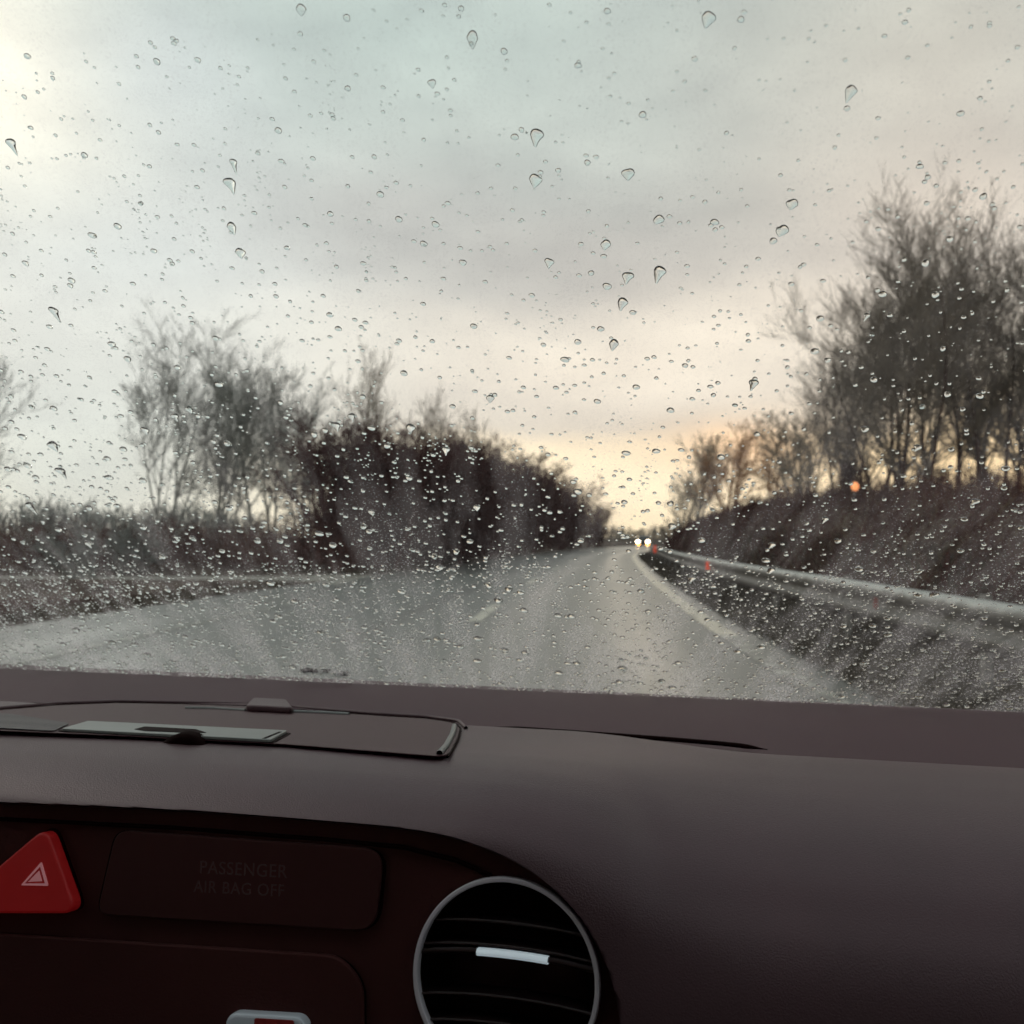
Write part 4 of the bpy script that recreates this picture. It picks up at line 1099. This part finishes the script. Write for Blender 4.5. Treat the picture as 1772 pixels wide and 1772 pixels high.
def single(c, r, asp, tail, hr, rough, label, group, seg=32, rings=(0.15, 0.3, 0.45, 0.6, 0.73, 0.84, 0.92, 0.975, 1.0)):
    V, T, Q = drop_arrays(c[None], np.array([r]), np.array([asp]), np.array([tail]), np.array([fan_angle(c)]), np.array([hr]), np.array([rough]), rgd, seg, rings)
    org = to_world(GB + c[0] * EX + c[1] * GV + 0.0006 * GN)
    me = drops_mesh('raindrop', c[None], V, T, Q, about=org)
    o = link('raindrop', me, M['water']); o.location = org
    tag(o, label, 'raindrop', group)
    taken.append((c[0], c[1], r))
    return o
def px_size(c):
    w = to_world(GB + c[0] * EX + c[1] * GV) - CAM
    return w[1] / F
for (px, py, hw, tail, lab) in BIG:
    c = on_glass(px, py)
    r = hw * 0.90 * px_size(c)
    single(c, r, 1.0, tail, 0.60 if py > 640 else 0.52, 0.17, 'large raindrop on the windscreen, ' + lab, 'large raindrops on the windscreen')
# medium drops, one object each
def rand_c(n, lo_, hi_, bias=1.0):
    """random glass points within the part of the glass the picture shows"""
    out = []
    while len(out) < n:
        u = rgd.uniform(-0.80, 0.45, 4000); v = lo_ + (hi_ - lo_) * rgd.random(4000) ** bias
        L = GB + u[:, None] * EX + v[:, None] * GV
        X_, Y_ = proj(L)
        k_ = (X_ > -25) & (X_ < 1800) & (Y_ > -25) & (Y_ < 1245)
        out += list(np.stack([u, v], -1)[k_])
    return np.array(out[:n])
def free(c, r):
    for (a_, b_, q_) in taken:
        if (a_ - c[0]) ** 2 + (b_ - c[1]) ** 2 < (q_ * 1.4 + r) ** 2: return False
    return True
nm = 0
VMAX = on_glass(886, -30)[1]; VMIN = on_glass(886, 1200)[1]
while nm < 238:
    c = rand_c(1, VMIN, VMAX, 1.0)[0]
    X_, Y_ = proj(GB + c[0] * EX + c[1] * GV)
    r = (rgd.uniform(4.4, 6.6) if Y_ < 640 else rgd.uniform(4.8, 7.0)) * px_size(c)
    if not free(c, r * 1.2): continue
    sky_ = Y_ < 640
    lab, grp = (('medium raindrop low on the windscreen, over trees, banks or road', 'medium raindrops low on the windscreen') if not sky_ else
                ('medium raindrop high on the windscreen against the clouds', 'medium raindrops high on the windscreen'))
    single(c, r, rgd.uniform(0.95, 1.25), rgd.choice([0, 0, 0.15, 0.3]), rgd.uniform(0.50, 0.66) if sky_ else rgd.uniform(0.50, 0.65), 0.08, lab, grp, 20, (0.2, 0.4, 0.6, 0.78, 0.9, 0.97, 1.0))
    nm += 1
# the fine rest: one mass
def field(n, rlo, rhi, bias, seg, rings, grad=0.0, cluster=False, power=1.6, vtop=None, vlow=None):
    C = rand_c(n, VMIN if vlow is None else vlow, VMAX if vtop is None else vtop, bias)
    if cluster:
        ctr = rand_c(n // 16, VMIN, VMAX, 1.0); j = rgd.integers(0, len(ctr), n)
        dirn = ctr[j] - FAN; dirn /= np.linalg.norm(dirn, axis=1, keepdims=True)
        C = ctr[j] + dirn * rgd.normal(0, 0.012, (n, 1)) + rgd.normal(0, 0.0022, (n, 2))
    ps = (to_world(GB + C[:, :1] * EX + C[:, 1:2] * GV) - CAM)[:, 1] / F
    r = (rlo + (rhi - rlo) * rgd.random(n) ** power) * ps
    V, T, Q = drop_arrays(C, r, rgd.uniform(0.9, 1.3, n), np.where(rgd.random(n) < 0.2, 0.25, 0.0), fan_angle(C), rgd.uniform(0.48, 0.64, n) + 0.12 * (proj(GB + C[:, :1] * EX + C[:, 1:2] * GV)[1] > 640), np.full(n, 0.07), rgd, seg, rings)
    return C, V, T, Q
R5 = (0.35, 0.65, 0.87, 1.0); R3 = (0.5, 0.82, 1.0)
parts_ = [field(900, 2.8, 4.6, 1.0, 14, R5, vlow=VMIN + 0.16), field(900, 1.4, 2.8, 1.0, 10, R3, vlow=VMIN + 0.14, cluster=False), field(1500, 2.0, 4.4, 1.0, 12, R5), field(1400, 1.0, 2.4, 1.0, 8, R3), field(900, 1.2, 2.6, 1.0, 8, R3, cluster=True), field(3200, 1.3, 4.0, 1.0, 10, R5, power=2.2, vtop=VMIN + 0.20), field(7000, 0.5, 1.6, 1.0, 8, R3, vtop=VMIN + 0.20), field(1500, 0.8, 2.0, 1.6, 8, R3, vtop=VMIN + 0.10)]
allV, allQ, allT, off = [], [], [], 0
for C, V, T, Q in parts_:
    n, nv, _ = V.shape
    W = V.copy(); W[..., :2] += C[:, None, :]; W[..., 2] += 0.0006
    Wd = to_world(GB + W @ MG).reshape(-1, 3)
    base = (np.arange(n) * nv)[:, None, None] + off
    allV.append(Wd); allQ.append((Q[None] + base).reshape(-1, 4)); allT.append((T[None] + base).reshape(-1, 3)); off += len(Wd)
fd = link('fine_raindrops', mesh_np('fine_raindrops', np.concatenate(allV), quads=np.concatenate(allQ), tris=np.concatenate(allT), smooth=True), M['water'])
tag(fd, 'fine spatter of tiny raindrops all over the windscreen', 'raindrops', kind='stuff')

# ------------------------------------------------------------------ sky and light
SUN_AZ, SUN_EL = R(-62), R(38)
w = bpy.data.worlds.new('World'); scene.world = w; w.use_nodes = True
nt = w.node_tree; nt.nodes.clear(); Lk = nt.links.new
tc = N(nt, 'ShaderNodeTexCoord'); sp = N(nt, 'ShaderNodeSeparateXYZ')
nrm = N(nt, 'ShaderNodeVectorMath', operation='NORMALIZE'); Lk(tc.outputs['Generated'], nrm.inputs[0]); Lk(nrm.outputs[0], sp.inputs[0])
el = N(nt, 'ShaderNodeMath', operation='ARCSINE'); Lk(sp.outputs[2], el.inputs[0])
az = N(nt, 'ShaderNodeMath', operation='ARCTAN2'); Lk(sp.outputs[0], az.inputs[0]); Lk(sp.outputs[1], az.inputs[1])
def mth(op, a_, b_=None, c_=None, clamp=False):
    n_ = N(nt, 'ShaderNodeMath', operation=op, use_clamp=clamp)
    for i, v in enumerate((a_, b_, c_)):
        if v is None: continue
        if isinstance(v, (int, float)): n_.inputs[i].default_value = v
        else: Lk(v, n_.inputs[i])
    return n_.outputs[0]
cmb = N(nt, 'ShaderNodeCombineXYZ'); Lk(mth('MULTIPLY', az.outputs[0], 1.0), cmb.inputs[0]); Lk(mth('MULTIPLY', el.outputs[0], 2.2), cmb.inputs[1])
n1 = N(nt, 'ShaderNodeTexNoise'); n1.inputs['Scale'].default_value = 3.2; n1.inputs['Detail'].default_value = 5; n1.inputs['Roughness'].default_value = 0.45; Lk(cmb.outputs[0], n1.inputs['Vector'])
n2 = N(nt, 'ShaderNodeTexNoise'); n2.inputs['Scale'].default_value = 7; n2.inputs['Detail'].default_value = 6; n2.inputs['Roughness'].default_value = 0.5; Lk(cmb.outputs[0], n2.inputs['Vector'])
# warped elevation in degrees
eld = mth('MULTIPLY', el.outputs[0], 57.2958)
azd = mth('MULTIPLY', az.outputs[0], 57.2958)
wp = mth('MULTIPLY_ADD', n1.outputs['Fac'], 7.0, -3.5)
amp = mth('MULTIPLY', eld, 0.10, None, True)
e2 = mth('MULTIPLY_ADD', wp, mth('MULTIPLY_ADD', amp, 0.6, 0.15), eld)
# the cloud edge sags to the right of the road and climbs away to both sides
f_ = mth('MULTIPLY', e2, 1 / 90.0, None, True)
S = [(0, (250, 228, 188)), (2.5, (252, 231, 192)), (4.8, (250, 230, 196)), (5.5, (236, 218, 190)), (6.4, (212, 201, 186)), (8.0, (222, 211, 196)), (11.5, (232, 222, 206)), (12.8, (222, 213, 199)), (14.6, (194, 190, 182)), (18, (180, 182, 176)), (22, (190, 195, 188)), (28, (184, 193, 187)), (40, (176, 186, 184)), (90, (165, 172, 172))]
rs = ramp(nt, [(e_ / 90.0, srgb(*c_)) for e_, c_ in S]); Lk(f_, rs.inputs['Fac'])
cur = rs.outputs['Color']
def lobe(cur, a0, e0, sa, se, color, k_, mode='MIX', lo_=0.0, hi_=1.0):
    da = mth('MULTIPLY', mth('SUBTRACT', azd, a0), 1 / sa); de = mth('MULTIPLY', mth('SUBTRACT', e2, e0), 1 / se)
    d2 = mth('ADD', mth('MULTIPLY', da, da), mth('MULTIPLY', de, de))
    g_ = mth('MULTIPLY', mth('EXPONENT', mth('MULTIPLY', d2, -1.0)), k_, None, True)
    mx = N(nt, 'ShaderNodeMix', data_type='RGBA', blend_type=mode); Lk(g_, mx.inputs[0]); Lk(cur, mx.inputs[6]); mx.inputs[7].default_value = srgb(*color)
    return mx.outputs[2]
cur = lobe(cur, -24, 4, 15, 9, (207, 210, 202), 0.95)
cur = lobe(cur, -22, 16, 15, 8, (216, 221, 217), 0.85)
cur = lobe(cur, -29, 23, 6.5, 6.5, (255, 250, 232), 1.0)
cur = lobe(cur, -19, 25, 6, 3.5, (206, 212, 214), 0.5)
cur = lobe(cur, -8, 28, 11, 6, (184, 197, 191), 0.8)
cur = lobe(cur, 25, 26, 12, 6, (196, 190, 178), 0.75)
cur = lobe(cur, 24, 17, 10, 6, (215, 201, 186), 0.8)
cur = lobe(cur, 16, 12, 8, 3.0, (232, 220, 203), 0.7)
cur = lobe(cur, 5, 15.5, 13, 2.6, (184, 180, 173), 0.65)
cur = lobe(cur, -6, 18, 9, 2.6, (184, 183, 178), 0.6)
cur = lobe(cur, 13, 4.5, 5, 2.0, (255, 220, 180), 0.9)
cur = lobe(cur, 25, 4, 8, 3.2, (255, 222, 172), 0.95)
cur = lobe(cur, 7, 9.5, 7, 2.0, (238, 226, 208), 0.7)
cur = lobe(cur, 4, 2.6, 10, 2.4, (255, 234, 202), 0.9)
cur = lobe(cur, 13.5, 5.2, 3.0, 1.3, (255, 206, 158), 0.55)
vr_ = ramp(nt, [(0.3, (0.86, 0.86, 0.87, 1)), (0.7, (1.10, 1.10, 1.09, 1))]); Lk(n2.outputs['Fac'], vr_.inputs['Fac'])
mx = N(nt, 'ShaderNodeMix', data_type='RGBA', blend_type='MULTIPLY'); mx.inputs[0].default_value = 0.75; Lk(cur, mx.inputs[6]); Lk(vr_.outputs['Color'], mx.inputs[7])
bg2 = N(nt, 'ShaderNodeBackground'); Lk(mx.outputs[2], bg2.inputs[0]); bg2.inputs[1].default_value = 1.20
sky = N(nt, 'ShaderNodeTexSky'); sky.sky_type = 'NISHITA'; sky.sun_disc = False; sky.sun_elevation = SUN_EL; sky.sun_rotation = SUN_AZ
bg1 = N(nt, 'ShaderNodeBackground'); Lk(sky.outputs[0], bg1.inputs[0]); bg1.inputs[1].default_value = 0.08
ms = N(nt, 'ShaderNodeMixShader'); ms.inputs[0].default_value = 0.96; Lk(bg1.outputs[0], ms.inputs[1]); Lk(bg2.outputs[0], ms.inputs[2])
out = N(nt, 'ShaderNodeOutputWorld'); Lk(ms.outputs[0], out.inputs['Surface'])

sl_ = bpy.data.lights.new('sun', 'SUN'); sl_.energy = 0.5; sl_.angle = R(20); sl_.color = (1.0, 0.93, 0.82)
so_ = bpy.data.objects.new('sun', sl_); col.objects.link(so_)
sdir = Vector((math.sin(SUN_AZ) * math.cos(SUN_EL), math.cos(SUN_AZ) * math.cos(SUN_EL), math.sin(SUN_EL)))
so_.rotation_euler = (-sdir).to_track_quat('-Z', 'Y').to_euler()
so_.location = (0, 0, 30)

# remove unused prototypes' marker
for p_ in protos.values():
    if '_used' in p_: del p_['_used']
for o in bpy.data.objects:
    if '_used' in o: del o['_used']

# ------------------------------------------------------------------ render settings
scene.render.engine = 'CYCLES'
c = scene.cycles
c.max_bounces = 6; c.transmission_bounces = 5; c.transparent_max_bounces = 8; c.diffuse_bounces = 2; c.glossy_bounces = 2
c.use_adaptive_sampling = True; c.adaptive_threshold = 0.03; c.adaptive_min_samples = 12
c.caustics_reflective = False; c.caustics_refractive = False
c.sample_clamp_indirect = 6
c.use_denoising = True
try: c.denoiser = 'OPENIMAGEDENOISE'
except Exception: pass
scene.view_settings.view_transform = 'Standard'
scene.view_settings.look = 'None'
scene.view_settings.exposure = 0
scene.view_settings.gamma = 1
